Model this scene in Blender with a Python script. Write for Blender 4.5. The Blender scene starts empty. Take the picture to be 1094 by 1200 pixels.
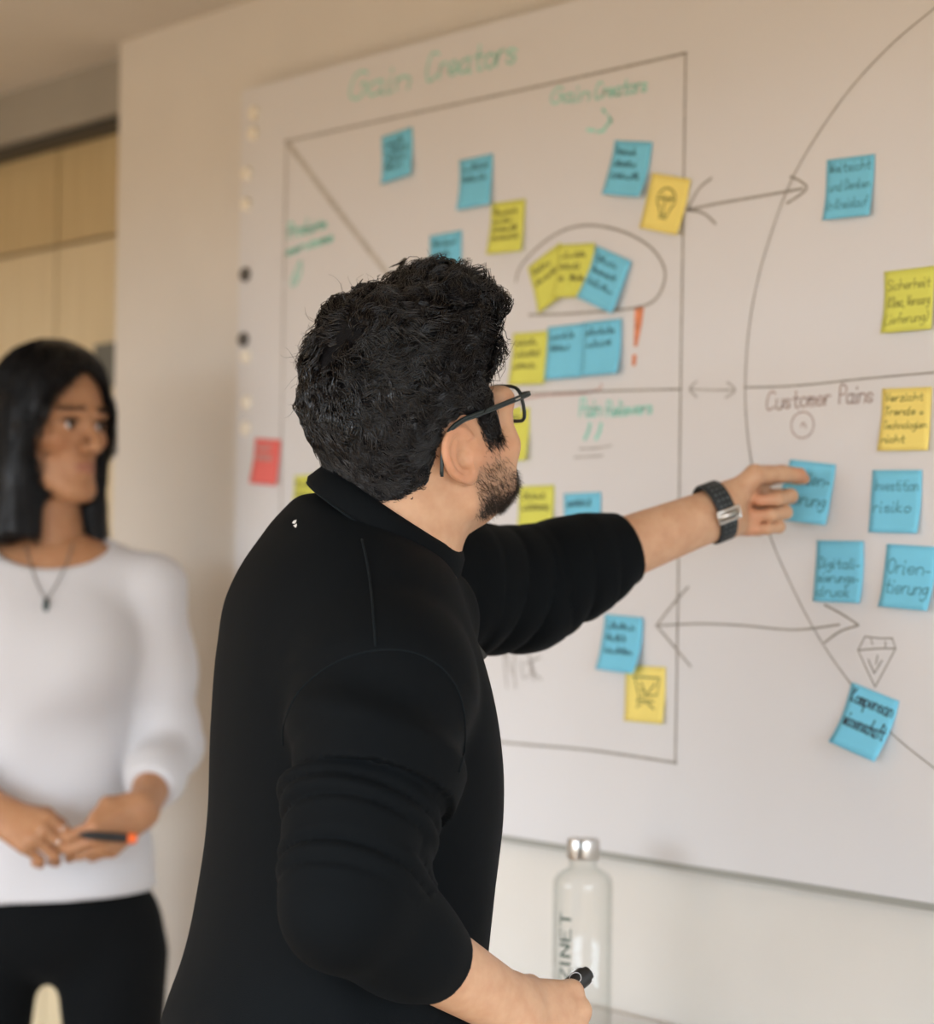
import bpy, bmesh, math, random
import numpy as np
from mathutils import Vector, Matrix

# ------------------------------------------------------------------ camera
FPX = 2600.0                       # focal length in pixels of the 1094x1200 frame
CAM = np.array([0.0, -2.052, 1.38])
TH = math.radians(39.81); PITCH = math.radians(1.23); ROLL = math.radians(0.8)
R0 = np.array([math.sin(TH), math.cos(TH), 0.0])        # level right of the view
F0 = np.array([-math.cos(TH), math.sin(TH), 0.0])       # level forward of the view
ZU = np.array([0.0, 0.0, 1.0])
FW = F0*math.cos(PITCH) + ZU*math.sin(PITCH)
U1 = -F0*math.sin(PITCH) + ZU*math.cos(PITCH)
RT = R0*math.cos(ROLL) + U1*math.sin(ROLL)
UP = U1*math.cos(ROLL) - R0*math.sin(ROLL)
sc = bpy.context.scene
cam_d = bpy.data.cameras.new('camera'); cam = bpy.data.objects.new('camera', cam_d)
sc.collection.objects.link(cam); sc.camera = cam
cam.matrix_world = Matrix(((RT[0], UP[0], -FW[0], CAM[0]), (RT[1], UP[1], -FW[1], CAM[1]),
                           (RT[2], UP[2], -FW[2], CAM[2]), (0, 0, 0, 1)))
cam_d.sensor_fit = 'VERTICAL'; cam_d.sensor_height = 24.0; cam_d.lens = 24.0*FPX/1200.0
cam_d.clip_start = 0.05; cam_d.clip_end = 100
cam_d.dof.use_dof = True; cam_d.dof.focus_distance = 2.1; cam_d.dof.aperture_fstop = 2.5

# ------------------------------------------------------------------ light
SKY = 11.0
w = bpy.data.worlds.new('daylight'); sc.world = w; w.use_nodes = True
_nt = w.node_tree; _bg = _nt.nodes['Background']; _bg.inputs[1].default_value = SKY
_tc = _nt.nodes.new('ShaderNodeTexCoord'); _sx = _nt.nodes.new('ShaderNodeSeparateXYZ'); _cr = _nt.nodes.new('ShaderNodeValToRGB')
_nt.links.new(_tc.outputs['Generated'], _sx.inputs[0]); _nt.links.new(_sx.outputs['Z'], _cr.inputs[0]); _nt.links.new(_cr.outputs[0], _bg.inputs[0])
_cr.color_ramp.elements[0].position = 0.0; _cr.color_ramp.elements[0].color = (0.16, 0.125, 0.085, 1)      # ground outside
_cr.color_ramp.elements[1].position = 0.03; _cr.color_ramp.elements[1].color = (0.74, 0.865, 1.0, 1)          # overcast sky
def area(name, loc, aim, sx, sy, power, col):
    d = bpy.data.lights.new(name, 'AREA'); d.shape = 'RECTANGLE'; d.size = sx; d.size_y = sy
    d.energy = power; d.color = col
    o = bpy.data.objects.new(name, d); sc.collection.objects.link(o)
    o.location = loc; o.rotation_euler = (Vector(aim)-Vector(loc)).to_track_quat('-Z', 'Y').to_euler()
    return o
# the two window bands guide the sky's light into the room: the wall behind the camera and the wall to the right
for _n, _l, _a, _w in (('window_portal_front', (-1.2, -4.45, 1.2), (-1.2, 0, 1.2), 5.9), ('window_portal_right', (1.95, -2.2, 1.2), (-3, -2.2, 1.2), 3.2)):
    _o = area(_n, _l, _a, _w, 1.9, 1, (1, 1, 1)); _o.data.cycles.is_portal = True
# warm ceiling downlights
LAMPS = ((-4.3, -2.7), (-2.9, -2.9), (-1.5, -3.2), (-0.1, -3.2))
for lx, ly in LAMPS:
    area('ceiling_downlight', (lx, ly, 2.262), (lx, ly, 0), 0.2, 0.2, 8, (1.0, 0.72, 0.45))
sc.view_settings.view_transform = 'Standard'; sc.view_settings.look = 'None'
sc.view_settings.gamma = 1.0; sc.view_settings.use_curve_mapping = False
sc.view_settings.exposure = 0.0
sc.cycles.use_denoising = True
sc.cycles.max_bounces = 8

# ------------------------------------------------------------------ helpers
def P(x, y, D):
    """the point seen at pixel x, y at depth D in front of the camera"""
    return CAM + D*(FW + (x-547)/FPX*RT + (600-y)/FPX*UP)
def onwall(x, y, Y=0.0):
    r = FW + (x-547)/FPX*RT + (600-y)/FPX*UP
    t = (Y-CAM[1])/r[1]
    return CAM + r*t
def wall2(x, y, Y=0.0):
    p = onwall(x, y, Y); return np.array([p[0], p[2]])
COL = sc.collection
def link(o, parent=None):
    COL.objects.link(o)
    if parent is not None: o.parent = parent
    return o
def empty(name, loc=(0, 0, 0), parent=None):
    o = bpy.data.objects.new(name, None); o.empty_display_size = 0.05
    o.location = loc
    return link(o, parent)
def tag(o, label=None, cat=None, group=None, kind=None):
    if label: o['label'] = label
    if cat: o['category'] = cat
    if group: o['group'] = group
    if kind: o['kind'] = kind
    return o
def mesh_obj(name, verts, faces, mat, parent=None, smooth=True):
    """verts are in world space; the parent's location is taken off"""
    verts = np.asarray(verts, float)
    if parent is not None:
        q = parent; off = np.zeros(3)
        while q is not None:
            off += np.array(q.location); q = q.parent
        verts = verts - off
    me = bpy.data.meshes.new(name)
    faces = faces.tolist() if isinstance(faces, np.ndarray) else faces
    me.from_pydata(verts.tolist(), [], faces)
    if smooth: me.polygons.foreach_set('use_smooth', [True]*len(me.polygons))
    if mat is not None: me.materials.append(mat)
    me.update()
    o = bpy.data.objects.new(name, me)
    return link(o, parent)
def attr(o, name, vals):
    a = o.data.attributes.new(name, 'FLOAT', 'POINT')
    a.data.foreach_set('value', np.asarray(vals, np.float32))
class MB:
    def __init__(s): s.v = []; s.f = []
    def add(s, v, f):
        n = len(s.v); s.v.extend([tuple(map(float, q)) for q in v]); s.f.extend([tuple(i+n for i in q) for q in f])
        return s
    def box(s, lo, hi):
        x0, y0, z0 = lo; x1, y1, z1 = hi
        return s.add([(x0,y0,z0),(x1,y0,z0),(x1,y1,z0),(x0,y1,z0),(x0,y0,z1),(x1,y0,z1),(x1,y1,z1),(x0,y1,z1)],
              [(0,3,2,1),(4,5,6,7),(0,1,5,4),(1,2,6,5),(2,3,7,6),(3,0,4,7)])
    def tube(s, pts, rad, n=8, cap=True, closed=False):
        pts = [np.asarray(p, float) for p in pts]; m = len(pts)
        rad = [rad]*m if np.isscalar(rad) else rad
        rings = []; prev = None
        for i, p in enumerate(pts):
            if closed: t = pts[(i+1) % m]-pts[i-1]
            else: t = pts[min(i+1, m-1)]-pts[max(i-1, 0)]
            t = t/(np.linalg.norm(t)+1e-12)
            if prev is None:
                a = np.array([0, 0, 1.0]) if abs(t[2]) < .9 else np.array([1.0, 0, 0])
                u = np.cross(t, a)
            else: u = prev-t*np.dot(prev, t)
            u /= np.linalg.norm(u); prev = u; v = np.cross(t, u)
            rings.append([p+rad[i]*(math.cos(2*math.pi*k/n)*u+math.sin(2*math.pi*k/n)*v) for k in range(n)])
        V = [q for r in rings for q in r]; F = []
        for i in range(m if closed else m-1):
            j = (i+1) % m
            for k in range(n):
                F.append((i*n+k, i*n+(k+1) % n, j*n+(k+1) % n, j*n+k))
        if cap and not closed:
            F.append(tuple(range(n-1, -1, -1))); F.append(tuple((m-1)*n+k for k in range(n)))
        return s.add(V, F)
    def lathe(s, prof, c, n=32, axis=(0, 0, 1), capb=True, capt=True):
        ax = Vector(axis).normalized(); q = Vector((0, 0, 1)).rotation_difference(ax)
        c = Vector(c); V = []; F = []; m = len(prof)
        for r, z in prof:
            for k in range(n):
                a = 2*math.pi*k/n
                V.append(tuple(c+q @ Vector((r*math.cos(a), r*math.sin(a), z))))
        for i in range(m-1):
            for k in range(n):
                F.append((i*n+k, i*n+(k+1) % n, (i+1)*n+(k+1) % n, (i+1)*n+k))
        if capb: F.append(tuple(range(n-1, -1, -1)))
        if capt: F.append(tuple((m-1)*n+k for k in range(n)))
        return s.add(V, F)
    def build(s, name, mat, parent=None, smooth=False, bevel=0, angle=None):
        o = mesh_obj(name, s.v, s.f, mat, parent, smooth)
        if bevel:
            b = o.modifiers.new('b', 'BEVEL'); b.width = bevel; b.segments = 2; b.limit_method = 'ANGLE'
        if smooth and angle:
            bm = bmesh.new(); bm.from_mesh(o.data)
            for e in bm.edges:
                if len(e.link_faces) == 2 and e.calc_face_angle(0) > angle: e.smooth = False
            bm.to_mesh(o.data); bm.free()
        return o

# ------------------------------------------------------------------ materials
def mat(name, col, rough=0.5, spec=0.5, metal=0.0, noise=0.0, nscale=30, bump=0.0, bscale=200, **kw):
    m = bpy.data.materials.new(name); m.use_nodes = True
    nt = m.node_tree; b = nt.nodes['Principled BSDF']
    b.inputs['Roughness'].default_value = rough; b.inputs['Metallic'].default_value = metal
    b.inputs['Specular IOR Level'].default_value = spec
    col = tuple(col)+(1,)
    b.inputs['Base Color'].default_value = col
    for k, v in kw.items(): b.inputs[k].default_value = v
    tc = nt.nodes.new('ShaderNodeTexCoord')
    if noise:
        n = nt.nodes.new('ShaderNodeTexNoise'); n.inputs['Scale'].default_value = nscale; n.inputs['Detail'].default_value = 4
        nt.links.new(tc.outputs['Object'], n.inputs['Vector'])
        r = nt.nodes.new('ShaderNodeMapRange')
        r.inputs['From Min'].default_value = 0.3; r.inputs['From Max'].default_value = 0.7
        r.inputs['To Min'].default_value = 1-noise; r.inputs['To Max'].default_value = 1+noise
        nt.links.new(n.outputs['Fac'], r.inputs['Value'])
        mx = nt.nodes.new('ShaderNodeVectorMath'); mx.operation = 'SCALE'
        mx.inputs[0].default_value = col[:3]
        nt.links.new(r.outputs[0], mx.inputs['Scale']); nt.links.new(mx.outputs[0], b.inputs['Base Color'])
    if bump:
        n = nt.nodes.new('ShaderNodeTexNoise'); n.inputs['Scale'].default_value = bscale; n.inputs['Detail'].default_value = 3
        nt.links.new(tc.outputs['Object'], n.inputs['Vector'])
        bp = nt.nodes.new('ShaderNodeBump'); bp.inputs['Strength'].default_value = bump; bp.inputs['Distance'].default_value = 0.002
        nt.links.new(n.outputs['Fac'], bp.inputs['Height']); nt.links.new(bp.outputs[0], b.inputs['Normal'])
    return m
def srgb(r, g, b):
    f = lambda c: (c/255/12.92) if c/255 <= 0.04045 else ((c/255+0.055)/1.055)**2.4
    return (f(r), f(g), f(b))
def wood(name, c1, c2, scale=(1, 12, 12), rough=0.5):
    m = mat(name, c1, rough); nt = m.node_tree; b = nt.nodes['Principled BSDF']
    tc = nt.nodes.new('ShaderNodeTexCoord'); mp = nt.nodes.new('ShaderNodeMapping'); mp.inputs['Scale'].default_value = scale
    n = nt.nodes.new('ShaderNodeTexNoise'); n.inputs['Scale'].default_value = 3; n.inputs['Detail'].default_value = 6; n.inputs['Distortion'].default_value = 0.6
    cr = nt.nodes.new('ShaderNodeValToRGB'); cr.color_ramp.elements[0].color = tuple(c1)+(1,); cr.color_ramp.elements[1].color = tuple(c2)+(1,)
    cr.color_ramp.elements[0].position = 0.35; cr.color_ramp.elements[1].position = 0.7
    nt.links.new(tc.outputs['Object'], mp.inputs[0]); nt.links.new(mp.outputs[0], n.inputs['Vector'])
    nt.links.new(n.outputs['Fac'], cr.inputs[0]); nt.links.new(cr.outputs[0], b.inputs['Base Color'])
    return m
M = {}
M['wall'] = mat('wall_paint', (0.70, 0.65, 0.585), 0.85, 0.2, noise=0.02, nscale=6, bump=0.12, bscale=350)
M['wall2'] = mat('side_wall_paint', (0.66, 0.63, 0.58), 0.85, 0.2, noise=0.02, nscale=6)
M['ceil'] = mat('ceiling_paint', (0.66, 0.60, 0.52), 0.9, 0.15, noise=0.02, nscale=5, bump=0.1, bscale=300)
M['board'] = mat('whiteboard_enamel', (0.69, 0.67, 0.665), 0.38, 0.35, noise=0.012, nscale=2.2)
M['board_edge'] = mat('whiteboard_edge', (0.5, 0.49, 0.46), 0.5)
M['board_shade'] = mat('grey_board_shade', (0.33, 0.32, 0.28), 0.5)  # grey of the shadow band below the board, put in as colour
M['floor'] = wood('oak_floor', (0.33, 0.21, 0.11), (0.46, 0.31, 0.17), (3, 30, 1), 0.45)
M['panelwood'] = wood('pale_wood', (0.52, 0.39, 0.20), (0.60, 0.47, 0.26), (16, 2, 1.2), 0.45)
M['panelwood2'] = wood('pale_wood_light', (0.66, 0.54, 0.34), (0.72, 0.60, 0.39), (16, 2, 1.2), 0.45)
M['beam'] = mat('beam_grey', (0.36, 0.33, 0.28), 0.7, 0.2, noise=0.03, nscale=8)
M['rail'] = mat('dark_rail', (0.05, 0.045, 0.035), 0.5, 0.4)
M['greybox'] = mat('grey_green_panel', (0.14, 0.14, 0.12), 0.5, 0.4)
M['white_lam'] = mat('white_laminate', (0.80, 0.79, 0.78), 0.35, 0.4, noise=0.01)
M['frame_white'] = mat('window_frame_paint', (0.75, 0.75, 0.74), 0.4)
M['lamp_white'] = mat('lamp_housing', (0.8, 0.8, 0.78), 0.4)
def ink(name, col, a=1.0):
    return mat(name, col, 0.5, 0.3, noise=0.18, nscale=90)
M['ink_grey'] = ink('grey_marker_ink', (0.33, 0.30, 0.26))
M['ink_soft'] = ink('faded_grey_marker_ink', (0.44, 0.41, 0.38))
M['ink_pale'] = ink('pale_grey_marker_ink', (0.50, 0.46, 0.41))
M['ink_teal'] = ink('teal_marker_ink', (0.27, 0.66, 0.55))
M['ink_red'] = ink('orange_red_marker_ink', (0.72, 0.25, 0.12))
M['ink_pink'] = ink('pale_red_marker_ink', (0.58, 0.38, 0.34))
M['ink_brown'] = ink('brown_marker_ink', (0.44, 0.35, 0.32))
M['pen_dark'] = ink('felt_pen_ink', (0.03, 0.05, 0.06))
M['pen_blue'] = ink('felt_pen_ink_on_blue', (0.045, 0.15, 0.20))
M['pen_olive'] = ink('felt_pen_ink_on_yellow', (0.19, 0.18, 0.045))
# ------------------------------------------------------------------ the room
WX0, WX1, WY0, CH = -5.2, 2.0, -4.5, 0.0
pc = onwall(141, 50); CH = float(pc[2]); XC = float(pc[0])       # ceiling height, wall corner
def struct(o): o['kind'] = 'structure'; return o
struct(MB().box((WX0-.2, WY0-.2, -0.1), (WX1+.2, 0.6, 0.0)).build('floor', M['floor']))
struct(MB().box((WX0-.2, WY0-.2, CH), (WX1+.2, 0.6, CH+0.1)).build('ceiling', M['ceil']))
struct(MB().box((XC, 0, 0), (WX1+.2, 0.2, CH)).build('wall_back', M['wall']))
struct(MB().box((WX0-.2, WY0-.2, 0), (WX0, 0.6, CH)).build('wall_left', M['wall2']))
# wall recess behind the wardrobe
struct(MB().box((WX0, 0.5, 0), (XC+.2, 0.6, CH)).build('wall_recess', M['wall2']))
# window walls: sill, head and piers with a band of glazing between
def windowwall(name, axis):
    m = MB()
    if axis == 'front':
        m.box((WX0, WY0-.2, 0), (WX1, WY0, .25)); m.box((WX0, WY0-.2, 2.18), (WX1, WY0, CH))
        m.box((WX0, WY0-.2, .25), (-4.15, WY0, 2.18)); m.box((1.75, WY0-.2, .25), (WX1, WY0, 2.18))
    else:
        m.box((WX1, WY0, 0), (WX1+.2, 0, .25)); m.box((WX1, WY0, 2.245), (WX1+.2, 0, CH))
        m.box((WX1, WY0, .25), (WX1+.2, -3.8, 2.245)); m.box((WX1, -.6, .25), (WX1+.2, 0, 2.245))
    return struct(m.build(name, M['wall2']))
windowwall('wall_front', 'front'); windowwall('wall_right', 'right')
def window(name, a, b, fixed, axis, n, zt=2.18):
    root = struct(empty(name, ((a+b)/2, fixed, .25) if axis == 'x' else (fixed, (a+b)/2, .25)))
    def bx(u0, u1, z0, z1, t=.03):
        if axis == 'x': return MB().box((u0, fixed-t, z0), (u1, fixed+t, z1))
        return MB().box((fixed-t, u0, z0), (fixed+t, u1, z1))
    bx(a, b, .25, .31).build('window_frame', M['frame_white'], root); bx(a, b, zt-.06, zt).build('window_frame', M['frame_white'], root)
    for i in range(n+1):
        u = a+(b-a)*i/n
        bx(max(a, u-.03), min(b, u+.03), .31, zt-.06).build('mullion', M['frame_white'], root)
window('window_1', -4.15, 1.75, WY0-.12, 'x', 4)
window('window_2', -3.8, -.6, WX1+.12, 'y', 2, 2.245)
for i, (lx, ly) in enumerate(LAMPS):
    L = empty('ceiling_lamp', (lx, ly, CH)); tag(L, ('round white ceiling lamp nearest the wardrobe', 'round white ceiling lamp second from the wardrobe', 'round white ceiling lamp third from the wardrobe', 'round white ceiling lamp farthest from the wardrobe')[i], 'lamp', 'recessed ceiling lamps')
    MB().lathe([(.125, 0), (.125, -.012), (.118, -.014), (.118, -.004)], (lx, ly, CH), 32, capb=False, capt=True).build('rim', M['lamp_white'], L, True, angle=.6)

# the beam and wardrobe in the opening beside the wall corner
yb = 0.06
beam_bottom = float(onwall(141, 131, yb)[2])
struct(MB().box((WX0, yb, beam_bottom), (XC, .5, CH)).build('trim_1', M['beam']))
ward = empty('wardrobe', (XC-1.0, .28, 0))
tag(ward, 'built-in pale wood wardrobe with dark top rail behind the woman', 'wardrobe')
MB().box((WX0+.02, yb+.015, beam_bottom-.015), (XC+.015, .16, beam_bottom)).build('top_rail', M['rail'], ward)
seam_x = float(onwall(66, 300, .12)[0]); zs = float(onwall(100, 282, .12)[2])
edges = [XC+.02, seam_x, seam_x-.62, seam_x-1.24]
for i in range(3):
    x1, x0 = edges[i]-.004, edges[i+1]+.004
    if x0 < WX0: x0 = WX0+.01
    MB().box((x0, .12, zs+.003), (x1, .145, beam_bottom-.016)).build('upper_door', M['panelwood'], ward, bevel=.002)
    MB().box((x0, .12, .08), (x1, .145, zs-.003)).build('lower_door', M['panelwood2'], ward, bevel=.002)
MB().box((WX0+.01, .15, 0), (XC+.02, .49, beam_bottom-.04)).build('carcass', M['panelwood'], ward)
MB().box((WX0+.01, .135, 0), (XC+.02, .15, .08)).build('plinth', M['rail'], ward)
g0, g1 = onwall(112, 404, .1), onwall(134, 452, .1)
gb = MB().box((g0[0], .095, g1[2]), (g1[0]+.02, .12, g0[2])).build('wall_panel', M['greybox'], None, bevel=.003)
tag(gb, 'small grey-green panel on the wardrobe behind the woman\'s head', 'panel')

# skirting of the back wall
struct(MB().box((XC, -.014, 0), (WX1, 0, .07)).build('baseboard_back', M['frame_white']))

# white sideboard table along the wall
TX0, TX1, TY0 = -2.50, -.45, -.44; TZ = float(onwall(726, 1187, -.02)[2])
table = empty('side_table', ((TX0+TX1)/2, TY0/2, 0)); tag(table, 'long white laminate table standing against the wall under the whiteboard', 'table')
MB().box((TX0, TY0, TZ-.028), (TX1, -.02, TZ)).build('table_top', M['white_lam'], table, bevel=.003)
for lx in (TX0+.06, TX1-.06):
    for ly in (TY0+.05, -.08):
        MB().box((lx-.022, ly-.022, 0), (lx+.022, ly+.022, TZ-.028)).build('leg', M['frame_white'], table, bevel=.002)
MB().box((TX0+.08, -.09, TZ-.1), (TX1-.08, -.07, TZ-.028)).build('apron', M['white_lam'], table)

# ------------------------------------------------------------------ the whiteboard
BT = .034                                   # its front face stands this far off the wall
bl = wall2(283, 106, -BT); bb = wall2(590, 979, -BT)
BX0, BZ1, BZ0, BX1 = float(bl[0]), float(bl[1]), float(bb[1]), .2
board = empty('whiteboard', ((BX0+BX1)/2, -BT/2, BZ0)); tag(board, 'large frameless whiteboard covered with marker drawings on the beige wall', 'whiteboard')
MB().box((BX0, -BT, BZ0), (BX1, -BT+.014, BZ1)).build('panel', M['board'], board, bevel=.0015)
MB().box((BX0+.004, -BT+.003, BZ0-.009), (BX1-.004, -BT+.016, BZ0)).build('bottom_shade_strip', M['board_shade'], board, bevel=.001)  # added strip that deepens the shadow along the board's lower edge
for rz in (BZ0+.18, BZ1-.18): MB().box((BX0+.08, -BT+.014, rz-.02), (BX1-.08, -.0005, rz+.02)).build('wall_rail', M['board_edge'], board)
YB = -BT-.0006
def smooth_path(pts, n=8):
    pts = [np.asarray(p, float) for p in pts]
    if len(pts) < 3: return pts
    out = []
    for i in range(len(pts)-1):
        p0, p1, p2, p3 = pts[max(i-1, 0)], pts[i], pts[i+1], pts[min(i+2, len(pts)-1)]
        for k in range(n):
            t = k/n
            out.append(.5*((2*p1)+(-p0+p2)*t+(2*p0-5*p1+4*p2-p3)*t*t+(-p0+3*p1-3*p2+p3)*t**3))
    out.append(pts[-1]); return out
class Ribbon:
    """flat marker strokes on a plane; map2 takes (u, v) to a point in space"""
    def __init__(s): s.m = MB()
    def stroke(s, pts, wd, map3):
        pts = [np.asarray(p, float) for p in pts]
        pts = [p for i, p in enumerate(pts) if i == 0 or np.linalg.norm(p-pts[i-1]) > 1e-7]
        if len(pts) < 2: return
        n = len(pts); L = []
        wds = [wd]*n if np.isscalar(wd) else wd
        for i, p in enumerate(pts):
            t = pts[min(i+1, n-1)]-pts[max(i-1, 0)]; t /= np.linalg.norm(t)+1e-12
            if i == 0: p = p-t*wds[i]*.4
            if i == n-1: p = p+t*wds[i]*.4
            nn = np.array([-t[1], t[0]])*wds[i]/2
            L.append((p+nn, p-nn))
        V = [map3(q) for ab in L for q in ab]
        F = [(2*i, 2*i+1, 2*i+3, 2*i+2) for i in range(n-1)]
        s.m.add(V, F)
    def build(s, name, mt, parent): return s.m.build(name, mt, parent)
wmap = lambda q: (q[0], YB, q[1])
def wline(name, pxs, wpx, ink_, curved=True, scale=None):
    rb = Ribbon()
    for pl in pxs:
        pts = [wall2(x, y, YB) for x, y in pl]
        D = float(np.dot(onwall(pl[0][0], pl[0][1], YB)-CAM, FW)); D2 = float(np.dot(onwall(pl[-1][0], pl[-1][1], YB)-CAM, FW))
        pts = smooth_path(pts) if curved else pts
        wm = .8*wpx*(D+D2)/2/FPX
        rb.stroke(pts, wm, wmap)
    return rb.build(name, M[ink_], board)
wline('drawn_frame', [[(334, 166), (470, 136), (640, 99), (804, 62)], [(803, 62), (800, 260), (797, 460), (794, 700), (791, 894)],
                      [(330, 838), (450, 853), (590, 870), (690, 879), (792, 894)]], 3.6, 'ink_grey')
wline('drawn_frame_side', [[(336, 164), (333, 300), (331, 430), (329, 600), (330, 838)]], 4.0, 'ink_soft')
wline('drawn_diagonal', [[(339, 170), (385, 232), (440, 303), (540, 430)]], 10, 'ink_pale')
wline('drawn_divider', [[(560, 464), (640, 461), (720, 458), (798, 456)], [(872, 454), (915, 453), (955, 450), (1010, 444), (1100, 436)]], 3, 'ink_grey')
wline('drawn_circle', [[(1110, -4), (1094, 10), (1040, 56), (985, 118), (930, 205), (898, 290), (880, 365), (873, 440), (875, 505), (884, 560),
                        (901, 625), (925, 682), (955, 740), (988, 790), (1040, 855), (1094, 900), (1110, 912)]], 2.6, 'ink_grey')
wline('drawn_arrow', [[(806, 246), (838, 239), (890, 230), (940, 221)]], 4.2, 'ink_grey')
for hd_ in ([[(926, 207), (937, 212), (945, 220), (936, 229), (922, 238)]], [[(833, 209), (818, 222), (806, 245)], [(806, 246), (824, 250), (838, 262)]]): wline('drawn_arrow_head', hd_, 4.0, 'ink_grey')
wline('drawn_arrow', [[(808, 456), (834, 457), (860, 457)], [(816, 447), (808, 456), (816, 465)], [(852, 448), (861, 457), (850, 466)]], 3.4, 'ink_soft')
wline('drawn_arrow', [[(771, 733), (820, 731), (870, 733), (930, 738), (983, 732)]], 3.2, 'ink_grey')
for hd_ in ([[(806, 688), (789, 707), (769, 733)], [(769, 733), (789, 757), (809, 781)]], [[(966, 709), (985, 719), (1005, 732)], [(1005, 733), (984, 740), (966, 753)]]): wline('drawn_arrow_head', hd_, 3.4, 'ink_grey')
wline('drawn_oval', [[(604, 330), (610, 312), (632, 288), (660, 270), (690, 264), (725, 270), (756, 285), (774, 305), (779, 325), (770, 348), (752, 359),
                      (715, 364), (660, 368), (620, 369)]], 3.8, 'ink_grey')
wline('drawn_diamond', [[(1013, 746), (1030, 748), (1045, 748)], [(1045, 748), (1049, 760)], [(1049, 760), (1037, 783), (1025, 805)], [(1025, 805), (1014, 782), (1005, 762)],
                        [(1005, 762), (1013, 746)], [(1005, 762), (1028, 760), (1049, 760)], [(1017, 773), (1024, 789)], [(1024, 789), (1033, 774)],
                        [(1022, 755), (1020, 749)], [(1037, 752), (1037, 759)], [(1028, 768), (1026, 778)]], 2.2, 'ink_grey', False)
th = [2*math.pi*i/16 for i in range(17)]
wline('drawn_face', [[(940+13*math.cos(a)+2*math.sin(-a)*-1, 498+15*math.sin(a)-3*math.cos(a)) for a in th], [(938, 500), (941, 495), (944, 501)]], 2.6, 'ink_brown')
_rb = Ribbon(); _pt = [wall2(748.5, 366, YB), wall2(747.5, 379, YB), wall2(746, 392, YB), wall2(744.5, 404, YB)]
_rb.stroke(_pt, [.017, .014, .010, .006], wmap); _rb.build('drawn_exclamation', M['ink_red'], board)
wline('drawn_exclamation_dot', [[(743, 418), (742.5, 426)]], 8, 'ink_red')
wline('drawn_underline', [[(600, 469), (640, 463), (680, 461), (702, 456), (704, 450)]], 3.4, 'ink_pink')
wline('drawn_quote_mark', [[(691, 497), (689, 506), (685, 514)], [(704, 497), (702, 506), (698, 514)]], 6, 'ink_teal')
wline('drawn_underline', [[(679, 526), (700, 525), (716, 522)], [(673, 536), (690, 535), (706, 534)]], 3.2, 'ink_soft')
wline('drawn_smile', [[(688, 152), (696, 153)], [(700, 154.5), (708, 153)], [(708, 150), (716, 141)], [(706, 128), (709, 132)], [(713, 136), (716, 143)]], 4.5, 'ink_teal')

# magnets down the left edge of the board
for i, (mx, my, dark) in enumerate(((299, 133, 0), (298, 157, 0), (291, 204, 0), (290, 240, 0), (289, 322, 1), (287, 398, 1), (290, 418, 0), (291, 472, 0), (290, 502, 0))):
    c = onwall(mx, my, -BT)
    o = MB().lathe([(.0105, 0), (.0115, .001), (.0115, .006), (.0095, .0085), (.004, .0092)], c, 20, (0, -1, 0)).build(
        'magnet', mat('magnet_dark', (.10, .09, .08), .4) if dark else mat('magnet_cream', (.85, .78, .66), .35), None, True, angle=.7)
    tag(o, ('cream round magnet nearest the top corner of the whiteboard', 'cream round magnet second from the whiteboard\'s top corner', 'cream round magnet third from the whiteboard\'s top corner', 'lowest cream magnet above the two dark magnets',
            'upper one of two dark round magnets on the whiteboard edge', 'lower one of two dark round magnets on the whiteboard edge', 'cream round magnet right below the lower dark magnet',
            'cream round magnet last but one above the coral note', 'cream round magnet just above the coral red note')[i], 'magnet', 'magnets on the board edge')
# ------------------------------------------------------------------ handwriting: a small single-stroke alphabet
# two hex digits per point (x, y); baseline y=3, x-height y=7, cap height y=b
GL = {
'a': '47 27 06 04 13 23 44/47 43 53', 'b': '0b 03/06 27 46 44 23 04', 'c': '46 27 06 04 23 44', 'd': '46 27 06 04 23 44/4b 43 53',
'e': '05 45 46 27 06 04 23 44', 'f': '4a 3b 2a 23/07 47', 'g': '47 27 06 05 14 34 46/47 42 20 01', 'h': '0b 03/05 27 46 43', 'i': '07 03 13/09 0a',
'j': '27 21 10 00/29 2a', 'k': '0b 03/37 05 43', 'l': '0b 04 13', 'm': '07 03/06 17 26 23/26 37 46 43', 'n': '07 03/06 27 46 43',
'o': '27 06 04 23 44 46 27', 'p': '07 00/06 27 46 44 23 04', 'r': '07 03/05 17 37', 's': '46 27 06 25 44 23 04', 't': '2a 24 33 43/07 47',
'u': '07 04 13 33 45/47 43', 'v': '07 23 47', 'w': '07 13 26 33 47', 'x': '07 43/47 03', 'y': '07 24/47 10', 'z': '07 47 03 43',
'G': '5a 3b 1a 07 05 13 33 55 57 37', 'C': '5a 3b 1a 07 05 13 33 54', 'P': '03 0b 3b 4a 48 37 07', 'R': '03 0b 3b 4a 48 37 07/27 53',
'M': '03 0b 25 4b 43', 'W': '0b 13 28 33 4b', 'D': '03 0b 2b 48 45 23 03', 'S': '4a 3b 1b 09 18 36 45 33 13 04', 'V': '0b 23 4b',
'T': '0b 4b/2b 23', 'I': '1b 13', 'O': '2b 09 05 23 45 49 2b', 'K': '0b 03/4b 06 43', 'L': '0b 03 43', 'N': '03 0b 43 4b', 'E': '4b 0b 03 43/07 37',
'Z': '0b 4b 03 43', 'U': '0b 05 13 33 45 4b', '+': '26 22/04 44', '-': '05 35', ',': '13 11', '.': '13 14', '(': '2b 09 05 23', ')': '0b 29 25 03', '&': '43 08 1a 28 05 13 45'}
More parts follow.
